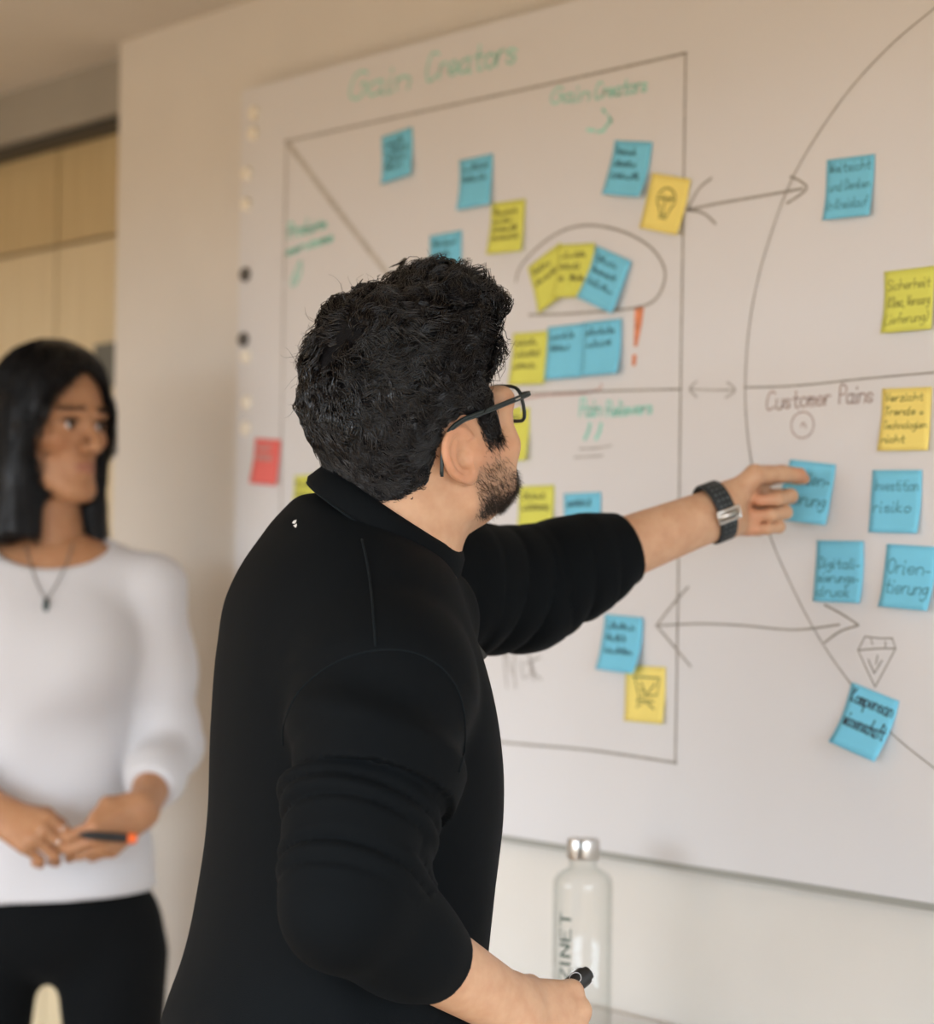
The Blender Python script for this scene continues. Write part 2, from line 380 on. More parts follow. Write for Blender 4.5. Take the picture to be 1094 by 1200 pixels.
def text_strokes(txt, size, slant=.12, jit=.17, seed=0, gap=1.3):
    """strokes of one line; size is the x-height-to-cap scale: cap height = size"""
    rnd = random.Random(seed); out = []; x = 0; s = size/8.0
    for ch in txt:
        if ch == ' ': x += 3.2; continue
        g = GL.get(ch)
        if g is None: x += 2; continue
        wmax = 0
        for pl in g.split('/'):
            pts = []
            for q in pl.split():
                px, py = int(q[0], 16), int(q[1], 16)-3
                wmax = max(wmax, px)
                pts.append(np.array([(x+px+rnd.uniform(-jit, jit)+py*slant)*s, (py+rnd.uniform(-jit, jit))*s]))
            out.append(smooth_path(pts, 4) if len(pts) > 2 else pts)
        x += wmax+gap
    return out, x*s
def board_text(name, txt, p0, p1, hpx, wpx, ink_, seed=0):
    """one line from pixel p0 (baseline start) to pixel p1 (baseline end)"""
    a, b = wall2(*p0, YB), wall2(*p1, YB)
    D = float(np.dot(onwall(*p0, YB)-CAM, FW)); h = hpx*D/FPX
    st, wid = text_strokes(txt, h, seed=seed)
    L = np.linalg.norm(b-a); e = (b-a)/L; n = np.array([-e[1], e[0]]); k = L/wid
    rb = Ribbon()
    for pl in st: rb.stroke([a+e*p[0]*k+n*p[1] for p in pl], .85*wpx*D/FPX, wmap)
    return rb.build(name, M[ink_], board)
board_text('handwriting', 'Gain', (409, 116), (483, 103), 30, 3.2, 'ink_teal', 1)
board_text('handwriting', 'Creators', (499, 95), (607, 72), 32, 3.2, 'ink_teal', 2)
board_text('handwriting', 'Gain', (645, 121), (692, 117), 18, 2.8, 'ink_teal', 3)
board_text('handwriting', 'Creators', (697, 116), (759, 106), 19, 2.8, 'ink_teal', 4)
board_text('handwriting', 'Pain', (679, 488), (705, 487), 20, 3.0, 'ink_teal', 5)
board_text('handwriting', 'Relievers', (710, 488), (765, 484), 17, 2.8, 'ink_teal', 6)
board_text('handwriting', 'Customer', (898, 480), (974, 474), 21, 2.9, 'ink_brown', 7)
board_text('handwriting', 'Pains', (983, 473), (1024, 471), 21, 2.9, 'ink_brown', 8)
wline('handwriting', [[(590, 764), (592, 790), (594, 806)], [(592, 766), (600, 790)], [(603, 762), (602, 786), (604, 806)],
                      [(610, 776), (613, 795), (621, 792), (622, 776)], [(622, 780), (626, 797)], [(618, 762), (626, 790), (634, 796)], [(615, 778), (633, 770)]], 3.2, 'ink_soft', False)
board_text('handwriting', 'Prod', (338, 279), (362, 272), 16, 3.6, 'ink_teal', 9)
board_text('handwriting', 'ukte', (362, 272), (383, 265), 10, 3.6, 'ink_teal', 10)
board_text('handwriting', 'services', (336, 299), (391, 281), 10, 3.6, 'ink_teal', 11)
wline('handwriting', [[(352, 306), (346, 318), (341, 332), (346, 333), (352, 320), (352, 306)], [(346, 318), (347, 330)]], 3.4, 'ink_teal')

# ------------------------------------------------------------------ sticky notes
def note_mat(name, col):
    return mat(name, col, 0.75, 0.15, noise=0.025, nscale=25, **{'Subsurface Weight': 0.0})
NB = srgb(101, 178, 198); NY = srgb(228, 208, 112); NG = srgb(203, 203, 92); NR = srgb(222, 112, 106)
NCOL = {'b': note_mat('blue_note_paper', (0.20, 0.59, 0.78)), 'y': note_mat('yellow_note_paper', (0.88, 0.71, 0.20)),
        'g': note_mat('lime_note_paper', (0.70, 0.69, 0.13)), 'r': note_mat('red_note_paper', (0.80, 0.17, 0.15))}
NINK = {'b': 'pen_blue', 'y': 'pen_olive', 'g': 'pen_olive', 'r': 'ink_brown'}
SIZE = .0725
note_log = []
def sticky(quad, col, label, lines=None, bold=False, lift=.006, layer=0, scribble=0, seed=0, sketch=None, size=SIZE, curlx=0.0, fs=None, group=None, topgap=.15):
    """quad: pixel corners TL, TR, BR, BL as seen; a square note is laid at that place on the board"""
    y0 = -BT-.0012-.0011*layer
    q = np.array([wall2(x, y, y0) for x, y in quad])
    c = q.mean(0); ex = (q[1]+q[2]-q[0]-q[3]); ex /= np.linalg.norm(ex)
    ey = (q[0]+q[1]-q[2]-q[3]); ey /= np.linalg.norm(ey)
    ang = (math.atan2(ex[1], ex[0])+math.atan2(-ey[0], ey[1]))/2
    note_log.append((label[:24], np.linalg.norm(q[1]-q[0]), np.linalg.norm(q[2]-q[1]), math.degrees(ang)))
    ex = np.array([math.cos(ang), math.sin(ang)]); ey = np.array([-ex[1], ex[0]])
    root = empty('sticky_note', (c[0], y0, c[1])); tag(root, label, 'sticky note', group)
    S = size
    def surf(u, v, up=0.0):
        """u, v in 0..1 (v from the top down): paper bends away from the board towards its lower edge"""
        t = v
        out = lift*(t**2.2) + curlx*(1-u)*t**1.2 + .0008*math.sin(3*u+5*v+seed)
        p = c + ex*(u-.5)*S*(1-abs(curlx)*.6) + ey*(.5-v)*S
        return (p[0], y0-max(out, 0)-up, p[1])
    n = 8; V = []; F = []
    for side in (0, .0002):
        for j in range(n+1):
            for i in range(n+1): V.append(surf(i/n, j/n, side))
    N = (n+1)**2
    for j in range(n):
        for i in range(n):
            a = j*(n+1)+i; F.append((a, a+1, a+n+2, a+n+1)); F.append((N+a, N+a+n+1, N+a+n+2, N+a+1))
    b = [i for i in range(n+1)]+[j*(n+1)+n for j in range(1, n+1)]+[n*(n+1)+i for i in range(n-1, -1, -1)]+[j*(n+1) for j in range(n-1, 0, -1)]
    for k in range(len(b)):
        a0, a1 = b[k], b[(k+1) % len(b)]; F.append((a0, N+a0, N+a1, a1))
    mesh_obj('paper', V, F, NCOL[col], root)
    rb = Ribbon(); mp = lambda p: surf(p[0]/S, p[1]/S, .0005)
    wd = .0019 if bold else .00125
    if lines:
        hgt = fs or min(.0155, S*.62/len(lines)/1.25)
        for k, t in enumerate(lines):
            st, wid = text_strokes(t, hgt, seed=seed*7+k, gap=1.6)
            kx = min(1.25, S*.88/wid)
            base = S*topgap + hgt + k*(S*(.97-topgap)/max(len(lines), 2.4))
            for pl in st: rb.stroke([(S*.07+p[0]*kx, base-p[1]) for p in pl], wd if bold or len(t) < 10 else wd*.78, mp)
    rnd = random.Random(seed+50)
    for k in range(scribble):
        base = S*(.24+.66*k/max(scribble, 3)); x = S*.1; end = S*rnd.uniform(.6, .88); pts = []
        while x < end:
            pts.append((x, base-rnd.uniform(.0, .011))); pts.append((x+.001, base+rnd.uniform(0, .0015))); x += rnd.uniform(.002, .0042)
        rb.stroke(smooth_path(pts, 3), .0014, mp)
    if sketch:
        for pl in sketch: rb.stroke([(S*a, S*b_) for a, b_ in pl], .0022, mp)
    if rb.m.v: rb.build('handwriting' if not sketch else 'sketch', M[NINK[col]] if not bold else M['pen_dark'], root)
    return root, surf
sticky([(448,160),(481,149),(485,206),(450,216)], 'b', 'blue sticky note alone below the large teal heading, tilted, four scribbled lines', scribble=4, seed=1)
sticky([(540,189),(577,180),(576,238),(538,248)], 'b', 'blue sticky note with two scribbled lines, just above a lime note', scribble=2, seed=2)
sticky([(577,240),(615,233),(612,293),(574,298)], 'g', 'lime sticky note with four dense lines between two blue notes', scribble=4, seed=3)
sticky([(505,277),(540,270),(540,328),(503,335)], 'b', 'blue sticky note half hidden behind the top of the man\'s hair', scribble=2, seed=4)
sticky([(722,169),(765,164),(757,231),(709,228)], 'b', 'blue sticky note above the yellow lightbulb note, under the teal smile', scribble=3, seed=5, layer=0, lift=.012)
bulb = [[(.5+.22*math.cos(a), .42-.2*math.sin(a)) for a in [math.pi*(-.25+1.5*i/14) for i in range(15)]], [(.36,.56),(.42,.7),(.6,.7),(.65,.56)], [(.42,.75),(.6,.75)],
        [(.4,.35),(.47,.48),(.52,.36),(.57,.48),(.63,.34)], [(.47,.48),(.49,.68)], [(.33,.42),(.68,.4)]]
sticky([(766,203),(807,208),(797,278),(752,267)], 'y', 'yellow sticky note with a hand-drawn lightbulb on the drawn frame line', sketch=bulb, seed=6, layer=1)
sticky([(619,313),(656,286),(671,339),(635,366)], 'g', 'strongly tilted lime sticky note at the left inside the drawn oval', scribble=2, seed=7)
sticky([(658,291),(698,280),(690,345),(648,353)], 'g', 'lime sticky note in the middle inside the drawn oval, under a blue one', scribble=3, seed=8, layer=1)
sticky([(702,292),(741,303),(720,364),(678,352)], 'b', 'tilted blue sticky note overlapping the lime notes inside the drawn oval', scribble=3, seed=9, layer=2, lift=.009)
sticky([(601,393),(643,387),(640,448),(598,452)], 'g', 'lime sticky note beside the man\'s forehead, left of two blue notes', scribble=3, seed=10)
sticky([(643,384),(684,379),(684,441),(640,446)], 'b', 'blue sticky note between a lime and a blue note beneath the drawn oval', scribble=2, seed=11, layer=1)
sticky([(685,379),(727,374),(727,437),(683,441)], 'b', 'blue sticky note beside the orange exclamation mark, right one of a joined pair', scribble=2, seed=12, layer=2)
sticky([(581,486),(620,483),(619,533),(580,538)], 'g', 'lime sticky note mostly hidden behind the man\'s face and moustache', scribble=1, seed=13)
sticky([(609,574),(649,571),(648,626),(607,629)], 'g', 'lime sticky note standing over the man\'s outstretched sleeve', scribble=2, seed=14)
sticky([(663,580),(703,577),(702,638),(661,642)], 'b', 'blue sticky note standing over the man\'s outstretched sleeve', scribble=1, seed=15)
sticky([(299,513),(330,513),(328,570),(293,568)], 'r', 'coral red sticky note at the left edge of the whiteboard', scribble=2, seed=16)
sticky([(345,556),(378,553),(376,612),(343,615)], 'g', 'lime sticky note half hidden behind the man\'s shoulder', scribble=2, seed=17)
sticky([(710,722),(755,722),(751,787),(703,786)], 'b', 'blue sticky note with three lines above the yellow sketch note, under the arm', scribble=3, seed=18, layer=1, lift=.014)
cart = [[(.2,.2),(.85,.2)], [(.25,.22),(.35,.55),(.8,.5),(.85,.2)], [(.35,.55),(.3,.75),(.5,.62),(.75,.75)], [(.4,.3),(.5,.48)], [(.75,.3),(.55,.5),(.4,.42)], [(.3,.62),(.72,.62)]]
sticky([(735,784),(780,780),(778,847),(732,843)], 'y', 'yellow sticky note with a sketched symbol below a blue note', sketch=cart, seed=19, lift=.004)
sticky([(971,187),(1024,180),(1022,252),(966,261)], 'b', 'blue sticky note reading Weitsicht und Denken inside the drawn circle', ['Weitsicht', 'und Denken', 'in Kreislauf'], seed=20, bold=False, topgap=.06)
sticky([(1038,320),(1094,312),(1096,384),(1033,391)], 'g', 'lime sticky note reading Sicherheit above the drawn divider line', ['Sicherheit', '(Klima, Versorg', 'Lieferung)'], seed=21)
sticky([(1037,458),(1092,452),(1090,524),(1028,531)], 'y', 'yellow sticky note reading Trends and Technologien under the divider line', ['Verzicht', 'Trends +', 'Technologien', 'nicht'], seed=22, topgap=.08)
sticky([(1024,551),(1080,549),(1077,625),(1020,626)], 'b', 'blue sticky note reading Investition risiko', ['Investition', 'risiko'], seed=31, topgap=.14, fs=.0135)
sticky([(957,633),(1013,632),(1012,708),(954,706)], 'b', 'blue sticky note reading Digitalisierungsdruck below the held note', ['Digitali-', 'sierungs-', 'druck'], seed=24, topgap=.28)
sticky([(1040,638),(1097,640),(1094,716),(1035,711)], 'b', 'blue sticky note reading Orientierung stuck flat beside the Digitalisierungsdruck note', ['Orien-', 'tierung'], seed=25, topgap=.22, lift=.012, fs=.017)
sticky([(1003,803),(1056,817),(1032,887),(981,874)], 'b', 'tilted blue sticky note with bold black writing below the drawn diamond', ['Kompensan', 'wissenschaft'], bold=True, seed=26, lift=.02, topgap=.06, fs=.017)
HELD, held_surf = sticky([(925,541),(982,543),(977,615),(913,608)], 'b', 'blue sticky note reading Orientierung pinched in the man\'s fingers', ['  Orien-', ' tierung'], seed=27, lift=.008, curlx=.024, topgap=.16, fs=.016)
for L_ in note_log: print('NOTE %s w=%.3f h=%.3f ang=%.1f' % L_)
# ------------------------------------------------------------------ sculpting: distance fields turned into one continuous surface
def V3(*a): return np.array(a, float)
def nrm(v): v = np.asarray(v, float); return v/np.linalg.norm(v)
def smin(a, b, k):
    h = np.clip(.5+.5*(b-a)/k, 0, 1); return b*(1-h)+a*h-k*h*(1-h)
def smax(a, b, k): return -smin(-a, -b, k)
def cap(p, a, b, ra, rb):
    a = np.asarray(a, np.float32); b = np.asarray(b, np.float32); ab = b-a
    pa = p-a; t = np.clip(pa @ ab/float(ab @ ab), 0, 1)
    return np.linalg.norm(pa-t[:, None]*ab, axis=1)-(ra+(rb-ra)*t)
def ell(p, c, r, R=None):
    q = p-np.asarray(c, np.float32)
    if R is not None: q = q @ np.asarray(R, np.float32).T      # rows of R are the axes
    r = np.asarray(r, np.float32)
    k0 = np.linalg.norm(q/r, axis=1); k1 = np.linalg.norm(q/(r*r), axis=1)
    return k0*(k0-1)/np.maximum(k1, 1e-6)
def isosurf(fn, lo, hi, h, slack=2.2):
    lo = np.asarray(lo, float); n = np.ceil((np.asarray(hi)-lo)/h).astype(int)+1
    B = 5; nb = np.ceil(n/B).astype(int); n = nb*B
    ax = [lo[i]+h*(np.arange(nb[i])*B+(B-1)/2) for i in range(3)]
    g = np.stack(np.meshgrid(*ax, indexing='ij'), -1).reshape(-1, 3).astype(np.float32)
    dc = fn(g); act = np.abs(dc) < slack*h*B
    vol = np.repeat(np.repeat(np.repeat(np.where(dc < 0, -1, 1).astype(np.float32).reshape(nb), B, 0), B, 1), B, 2)
    bi = np.argwhere(act.reshape(nb))
    off = np.stack(np.meshgrid(*[np.arange(B)]*3, indexing='ij'), -1).reshape(-1, 3)
    idx = (bi[:, None, :]*B+off[None]).reshape(-1, 3)
    for s in range(0, len(idx), 400000):
        q = idx[s:s+400000]; vol[q[:, 0], q[:, 1], q[:, 2]] = fn((lo+h*q).astype(np.float32))
    neg = vol < 0
    c = np.zeros(n-1, np.int8)
    for i in (0, 1):
        for j in (0, 1):
            for k in (0, 1): c += neg[i:n[0]-1+i, j:n[1]-1+j, k:n[2]-1+k]
    cells = np.argwhere((c > 0) & (c < 8)); N = len(cells)
    cid = np.full(n-1, -1, np.int32); cid[tuple(cells.T)] = np.arange(N)
    acc = np.zeros((N, 3)); cnt = np.zeros(N)
    corners = [(i, j, k) for i in (0, 1) for j in (0, 1) for k in (0, 1)]
    for a in corners:
        for b in corners:
            if sum(b)-sum(a) != 1 or any(b[i] < a[i] for i in range(3)): continue
            va = vol[tuple((cells+a).T)]; vb = vol[tuple((cells+b).T)]; m = (va < 0) != (vb < 0)
            t = np.where(m, va/np.where(m, va-vb, 1), 0)
            acc += np.where(m[:, None], np.array(a)+t[:, None]*(np.array(b)-np.array(a)), 0); cnt += m
    verts = lo+h*(cells+acc/cnt[:, None])
    F = []
    for d in range(3):
        o1, o2 = [(1, 2), (2, 0), (0, 1)][d]
        sl0 = [slice(None)]*3; sl1 = [slice(None)]*3; sl0[d] = slice(0, -1); sl1[d] = slice(1, None)
        A = neg[tuple(sl0)]; Bq = neg[tuple(sl1)]
        e = np.argwhere(A != Bq); e = e[(e[:, o1] > 0) & (e[:, o2] > 0) & (e[:, o1] < n[o1]-1) & (e[:, o2] < n[o2]-1)]
        e1 = np.zeros(3, int); e1[o1] = 1; e2 = np.zeros(3, int); e2[o2] = 1
        q = np.stack([cid[tuple((e-e1-e2).T)], cid[tuple((e-e2).T)], cid[tuple(e.T)], cid[tuple((e-e1).T)]], 1)
        fl = ~A[tuple(e.T)]
        q[fl] = q[fl][:, ::-1]; F.append(q)
    F = np.concatenate(F); F = F[(F >= 0).all(1)]
    return verts, F
def grad(fn, p, e=.002):
    p = np.asarray(p, np.float32); g = np.stack([fn(p+np.eye(3, dtype=np.float32)[i]*e)-fn(p-np.eye(3, dtype=np.float32)[i]*e) for i in range(3)], 1)
    return g/(np.linalg.norm(g, axis=1, keepdims=True)+1e-9)
def big_mesh(name, verts, quads, mt, parent=None):
    """fast path for many quads (world space)"""
    verts = np.asarray(verts, np.float32)
    q = parent
    while q is not None:
        verts = verts-np.array(q.location, np.float32); q = q.parent
    me = bpy.data.meshes.new(name); k = quads.shape[1]
    me.vertices.add(len(verts)); me.vertices.foreach_set('co', verts.ravel())
    me.loops.add(quads.size); me.loops.foreach_set('vertex_index', quads.astype(np.int32).ravel())
    me.polygons.add(len(quads)); me.polygons.foreach_set('loop_start', np.arange(0, quads.size, k, dtype=np.int32))
    me.update(calc_edges=True); me.validate()
    me.polygons.foreach_set('use_smooth', [True]*len(me.polygons)); me.materials.append(mt)
    o = bpy.data.objects.new(name, me); return link(o, parent)
def joined(parts):
    V = []; F = []; n = 0
    for v, f in parts: V.append(v); F.append(f+n); n += len(v)
    return np.concatenate(V), np.concatenate(F)
def waves(p, seed, freq, n=5):
    r = np.random.RandomState(seed); s = 0
    for i in range(n):
        d = r.normal(size=3); d = d/np.linalg.norm(d)*freq*r.uniform(.6, 1.5); s = s+np.sin(p @ d.astype(np.float32)+r.uniform(0, 6.28))
    return s/n
def strands(roots, dirs, lens, rad, curl_amp, curl_freq, rng, nseg=6, gravity=0.0, sides=3, taper=.25):
    """tapered hair strands; every array has one row for each strand; returns verts and quads"""
    N = len(roots); t = np.linspace(0, 1, nseg+1)
    d = dirs/np.linalg.norm(dirs, axis=1, keepdims=True)
    a = np.cross(d, rng.normal(size=(N, 3))); a /= np.linalg.norm(a, axis=1, keepdims=True); b = np.cross(d, a)
    ph = rng.uniform(0, 6.28, N) if np.isscalar(curl_freq) else curl_freq[1]
    fr = curl_freq if np.isscalar(curl_freq) else curl_freq[0]
    pts = roots[:, None, :]+d[:, None, :]*(lens[:, None]*t)[..., None]
    w = (np.asarray(curl_amp).reshape(-1, 1)*t**1.0)
    ang = np.asarray(fr).reshape(-1, 1)*t+np.asarray(ph).reshape(-1, 1)
    pts = pts+a[:, None, :]*(w*(np.sin(ang)-np.sin(np.asarray(ph).reshape(-1, 1))))[..., None]+b[:, None, :]*(w*(np.cos(ang)-np.cos(np.asarray(ph).reshape(-1, 1))))[..., None]
    pts[..., 2] -= gravity*(t**2)[None]*lens[:, None]
    return sweep(pts, rad, sides, taper)
def sweep(pts, rad, sides=3, taper=.25):
    N, S, _ = pts.shape; t = np.linspace(0, 1, S)
    tan = np.gradient(pts, axis=1); tan /= np.linalg.norm(tan, axis=2, keepdims=True)+1e-12
    ref = np.where(np.abs(tan[..., 2:3]) < .8, np.array([0, 0, 1.0]), np.array([1.0, 0, 0]))
    u = np.cross(tan, ref); u /= np.linalg.norm(u, axis=2, keepdims=True)+1e-12; v = np.cross(tan, u)
    r = (np.asarray(rad).reshape(-1, 1)*(1-(1-taper)*t**1.5))[..., None]
    V = np.stack([pts+r*(math.cos(2*math.pi*k/sides)*u+math.sin(2*math.pi*k/sides)*v) for k in range(sides)], 2)
    idx = np.arange(N*S*sides).reshape(N, S, sides)
    Q = np.stack([idx[:, :-1, :], np.roll(idx, -1, 2)[:, :-1, :], np.roll(idx, -1, 2)[:, 1:, :], idx[:, 1:, :]], -1).reshape(-1, 4)
    return V.reshape(-1, 3), Q
class Frame:
    def __init__(s, o, x, y, z): s.o = np.asarray(o, float); s.R = np.stack([x, y, z])       # rows: axes in world
    def w(s, p): return np.asarray(p, float) @ s.R+s.o
    def l(s, p): return (np.asarray(p, float)-s.o) @ s.R.T
def facing(alpha): a = math.radians(alpha); return math.cos(a)*R0+math.sin(a)*F0
def head_frame(o, alpha, pitch, roll=0):
    f = facing(alpha); x = np.cross(f, ZU); x /= np.linalg.norm(x); b = math.radians(pitch)
    y = f*math.cos(b)+ZU*math.sin(b); z = np.cross(x, y)
    c, s_ = math.cos(math.radians(roll)), math.sin(math.radians(roll))
    return Frame(o, x*c+z*s_, y, z*c-x*s_)

# ---------------- a head: x to its right, y to the front, z up, origin between the ear canals
def ear_sdf(p, side, k=1.0):
    k = k*.93
    q = p*np.array([side, 1, 1], np.float32)
    rear = nrm((.08, -.99, -.12)); nn = nrm(np.cross(nrm((0, -.12, 1)), rear)*-1)
    if nn[0] < 0: nn = -nn
    upv = np.cross(rear, nn); upv = upv if upv[2] > 0 else -upv
    L = (q-np.array([.0735, .004, -.004], np.float32)) @ np.stack([rear, upv, nn]).T.astype(np.float32)/k
    a, b, c = L[:, 0], L[:, 1], L[:, 2]
    a = a/1.25-.0105; b = b/.93
    plate = ell(np.stack([a, b-.002, c], 1), (0, 0, 0), (.0195, .028, .0042))
    wv = np.clip((b+.03)/.06, 0, 1); ra, rb = .0185*(.80+.25*wv), .0278
    qn = np.sqrt((a/ra)**2+((b-.003)/rb)**2)
    ring = np.sqrt(((qn-1)*.0185)**2+(c-.0035)**2)-.0040
    ring = np.where((a < -.010) & (b < .012), np.maximum(ring, .003), ring)
    d = smin(plate, ring, .003)
    q2 = np.sqrt(((a+.001)/.0095)**2+((b-.001)/.0165)**2)
    anti = np.sqrt(((q2-1)*.011)**2+(c-.003)**2)-.0026
    anti = np.where(a < -.002, np.maximum(anti, .004), anti)
    d = smin(d, anti, .003)
    d = smin(d, ell(np.stack([a+.005, b+.026, c-.001], 1), (0, 0, 0), (.0095, .0105, .0052)), .005)
    d = smin(d, ell(np.stack([a+.013, b+.003, c-.002], 1), (0, 0, 0), (.0045, .0065, .0045)), .004)
    bowl = ell(np.stack([a+.003, b+.003, c-.007], 1), (0, 0, 0), (.0088, .0115, .0095))
    d = smax(d, -bowl, .002)
    canal = ell(np.stack([a+.009, b+.004, c], 1), (0, 0, 0), (.0035, .0045, .008))
    d = smax(d, -canal, .0015)
    base = ell(np.stack([a+.008, b-.001, c+.006], 1), (0, 0, 0), (.013, .023, .008))
    return smin(d, smax(base, -bowl, .002), .004)*k
def head_sdf(p, H):
    wd, jw, fem, fc = H.get('w', 1), H.get('jaw', 1), H.get('fem', 0), H.get('face', 0)
    ax = np.abs(p[:, 0]); q = np.stack([ax, p[:, 1], p[:, 2]], 1)
    d = ell(q, (0, .000, .047), (.075*wd, .090, .083))
    d = smin(d, ell(q, (0, .022, .005), ((.066+.006*fc)*wd, .070+.003*fc, .082)), .02)
    d = smin(d, ell(q, (0, .040, -.055), (.050*jw, .046, .046)), .02)
    d = smin(d, cap(q, (.052*jw, .012, -.055), (.022*jw, .068, -.092+.018*fc), .019, .017), .022)       # jaw line
    d = smin(d, ell(q, (0, .077-.003*fc, -.094+.018*fc), (.021-.006*fem, .017, .015)), .016)                              # chin
    d = smin(d, cap(q, (.064*wd-.007*fem, .018, -.012), ((.046+.010*fc)*wd, .066+.002*fc, -.014-.004*fc), .014-.003*fem, .016-.003*fem), .018)        # cheek bone
    d = smin(d, cap(q, (.012, .088, .027), ((.050+.010*fc)*wd, .070+.009*fc, .028), .0095-.002*fem, .008+.002*fc), .014)   # brow
    if fc: d = smin(d, cap(q, (.060, .080, .026), (.057, .077, -.012), .011, .011), .014)
    if fc: d = smin(d, cap(q, (.056, .070, -.020), (.048, .068, -.056), .014, .016), .016)
    if fem: d = smin(d, cap(q, (.052, .022, -.014), (.046, .016, -.056), .014, .014), .018)
    d = smin(d, ell(q, (0, .066, -.058), (.030-.006*fem, .024, .024)), .014)                              # mouth mound
    d = smax(d, -ell(q, (.033*wd, .104, .007), (.017, .022, .0125)), .012)                       # eye socket
    d = smin(d, ell(q, (.032*wd, .076, .007), (.0150, .0125, .0125)), .004)                      # lids over the eyeball
    slit = ell(q, (.032*wd, .091, .0065), (.0125, .0085, .0040+.0012*fem))
    d = smax(d, -slit, .0015)
    nb = .006-.001*fem
    d = smin(d, cap(q, (0, .087, .018), (0, .1105+.0015*fem-.012*fc, -.020), nb, .0085-.001*fem), .010)   # nose bridge
    d = smin(d, ell(q, (0, .1095+.0015*fem-.012*fc, -.0255), (.0105-.0012*fem, .0105, .0090)), .005)
    d = smin(d, ell(q, (.0125-.001*fem, .0985+.002*fem-.008*fc, -.028), (.0065, .0085, .0070)), .005)
    d = smax(d, -ell(q, (.0065, .1005-.003*fem, -.0355), (.0035, .005, .004)), .002)
    d = smin(d, cap(q, (0, .0905, -.0515), (.017, .0835, -.0535), .0056, .0035), .004)           # upper lip
    d = smin(d, cap(q, (0, .0900, -.0625), (.016, .0835, -.0605), .0066+.001*fem, .0038), .004)  # lower lip
    d = smax(d, -cap(q, (0, .099, -.0570), (.021, .088, -.0572), .0018+.0012*fem, .0012+.0008*fem), .0025)
    if not H.get('noear'): d = smin(d, np.minimum(ear_sdf(p, 1, H.get('ear', 1)), ear_sdf(p, -1, H.get('ear', 1))), .005)
    for a, b, ra, rb in H.get('neck', ()): d = smin(d, cap(p, a, b, ra, rb), .022)
    return d

# ---------------- a hand: f towards the fingers, t to the thumb side, n out of the back of the hand
def hand_prims(wr, f, t, n, curls, thumb, s=1.0, spread=.0):
    f, t, n = nrm(f), None if t is None else nrm(t), nrm(n)
    pt = lambda a, b, c: np.asarray(wr)+s*(a*f+b*t+c*n)
    mcp = [pt(.084, .026, .002), pt(.089, .007, .005), pt(.083, -.012, .003), pt(.074, -.029, -.002)]
    wri = [pt(0, .013, 0), pt(0, .004, .002), pt(0, -.005, .002), pt(0, -.014, 0)]
    palm = [(wri[i], mcp[i], .0165*s, .0115*s) for i in range(4)]
    palm += [(pt(.015, .016, -.008), pt(.06, .02, -.008), .013*s, .012*s), (pt(.015, -.016, -.006), pt(.06, -.022, -.008), .013*s, .011*s)]
    lens = [(.044, .026, .021), (.048, .030, .022), (.044, .028, .022), (.035, .021, .020)]
    rr = [(.0100, .0088, .0080, .0068), (.0102, .0090, .0082, .0070), (.0097, .0085, .0078, .0066), (.0087, .0076, .0068, .0058)]
    fing = []
    for i in range(4):
        a = 0; p = mcp[i]; segs = []; sp = (1.5-i)*spread
        for j in range(3):
            a += math.radians(curls[i][j])
            d = nrm(f*math.cos(a)-n*math.sin(a)+t*sp*math.cos(a))
            q = p+d*lens[i][j]*s; segs.append((p, q, rr[i][j]*s, rr[i][j+1]*s)); p = q
        fing.append(segs)
    th = [np.asarray(q, float) for q in thumb]
    fing.append([(th[0], th[1], .0145*s, .0125*s), (th[1], th[2], .0118*s, .0105*s), (th[2], th[3], .0105*s, .0085*s)])
    return palm, fing
def hand_sdf(p, hp, arm, k=.010):
    palm, fing = hp; d = None
    for a, b, ra, rb in palm: x = cap(p, a, b, ra, rb); d = x if d is None else smin(d, x, .012)
    for a, b, ra, rb in arm: d = smin(d, cap(p, a, b, ra, rb), .016)
    fd = None
    for segs in fing:
        x = None
        for a, b, ra, rb in segs: y = cap(p, a, b, ra, rb); x = y if x is None else smin(x, y, .004)
        fd = x if fd is None else smin(fd, x, .0018)
    return smin(d, fd, k)
def bounds(prims, pad=.03):
    a = np.array([q for pr in prims for q in pr[:2]]); r = max(max(pr[2], pr[3]) for pr in prims)
    return a.min(0)-r-pad, a.max(0)+r+pad

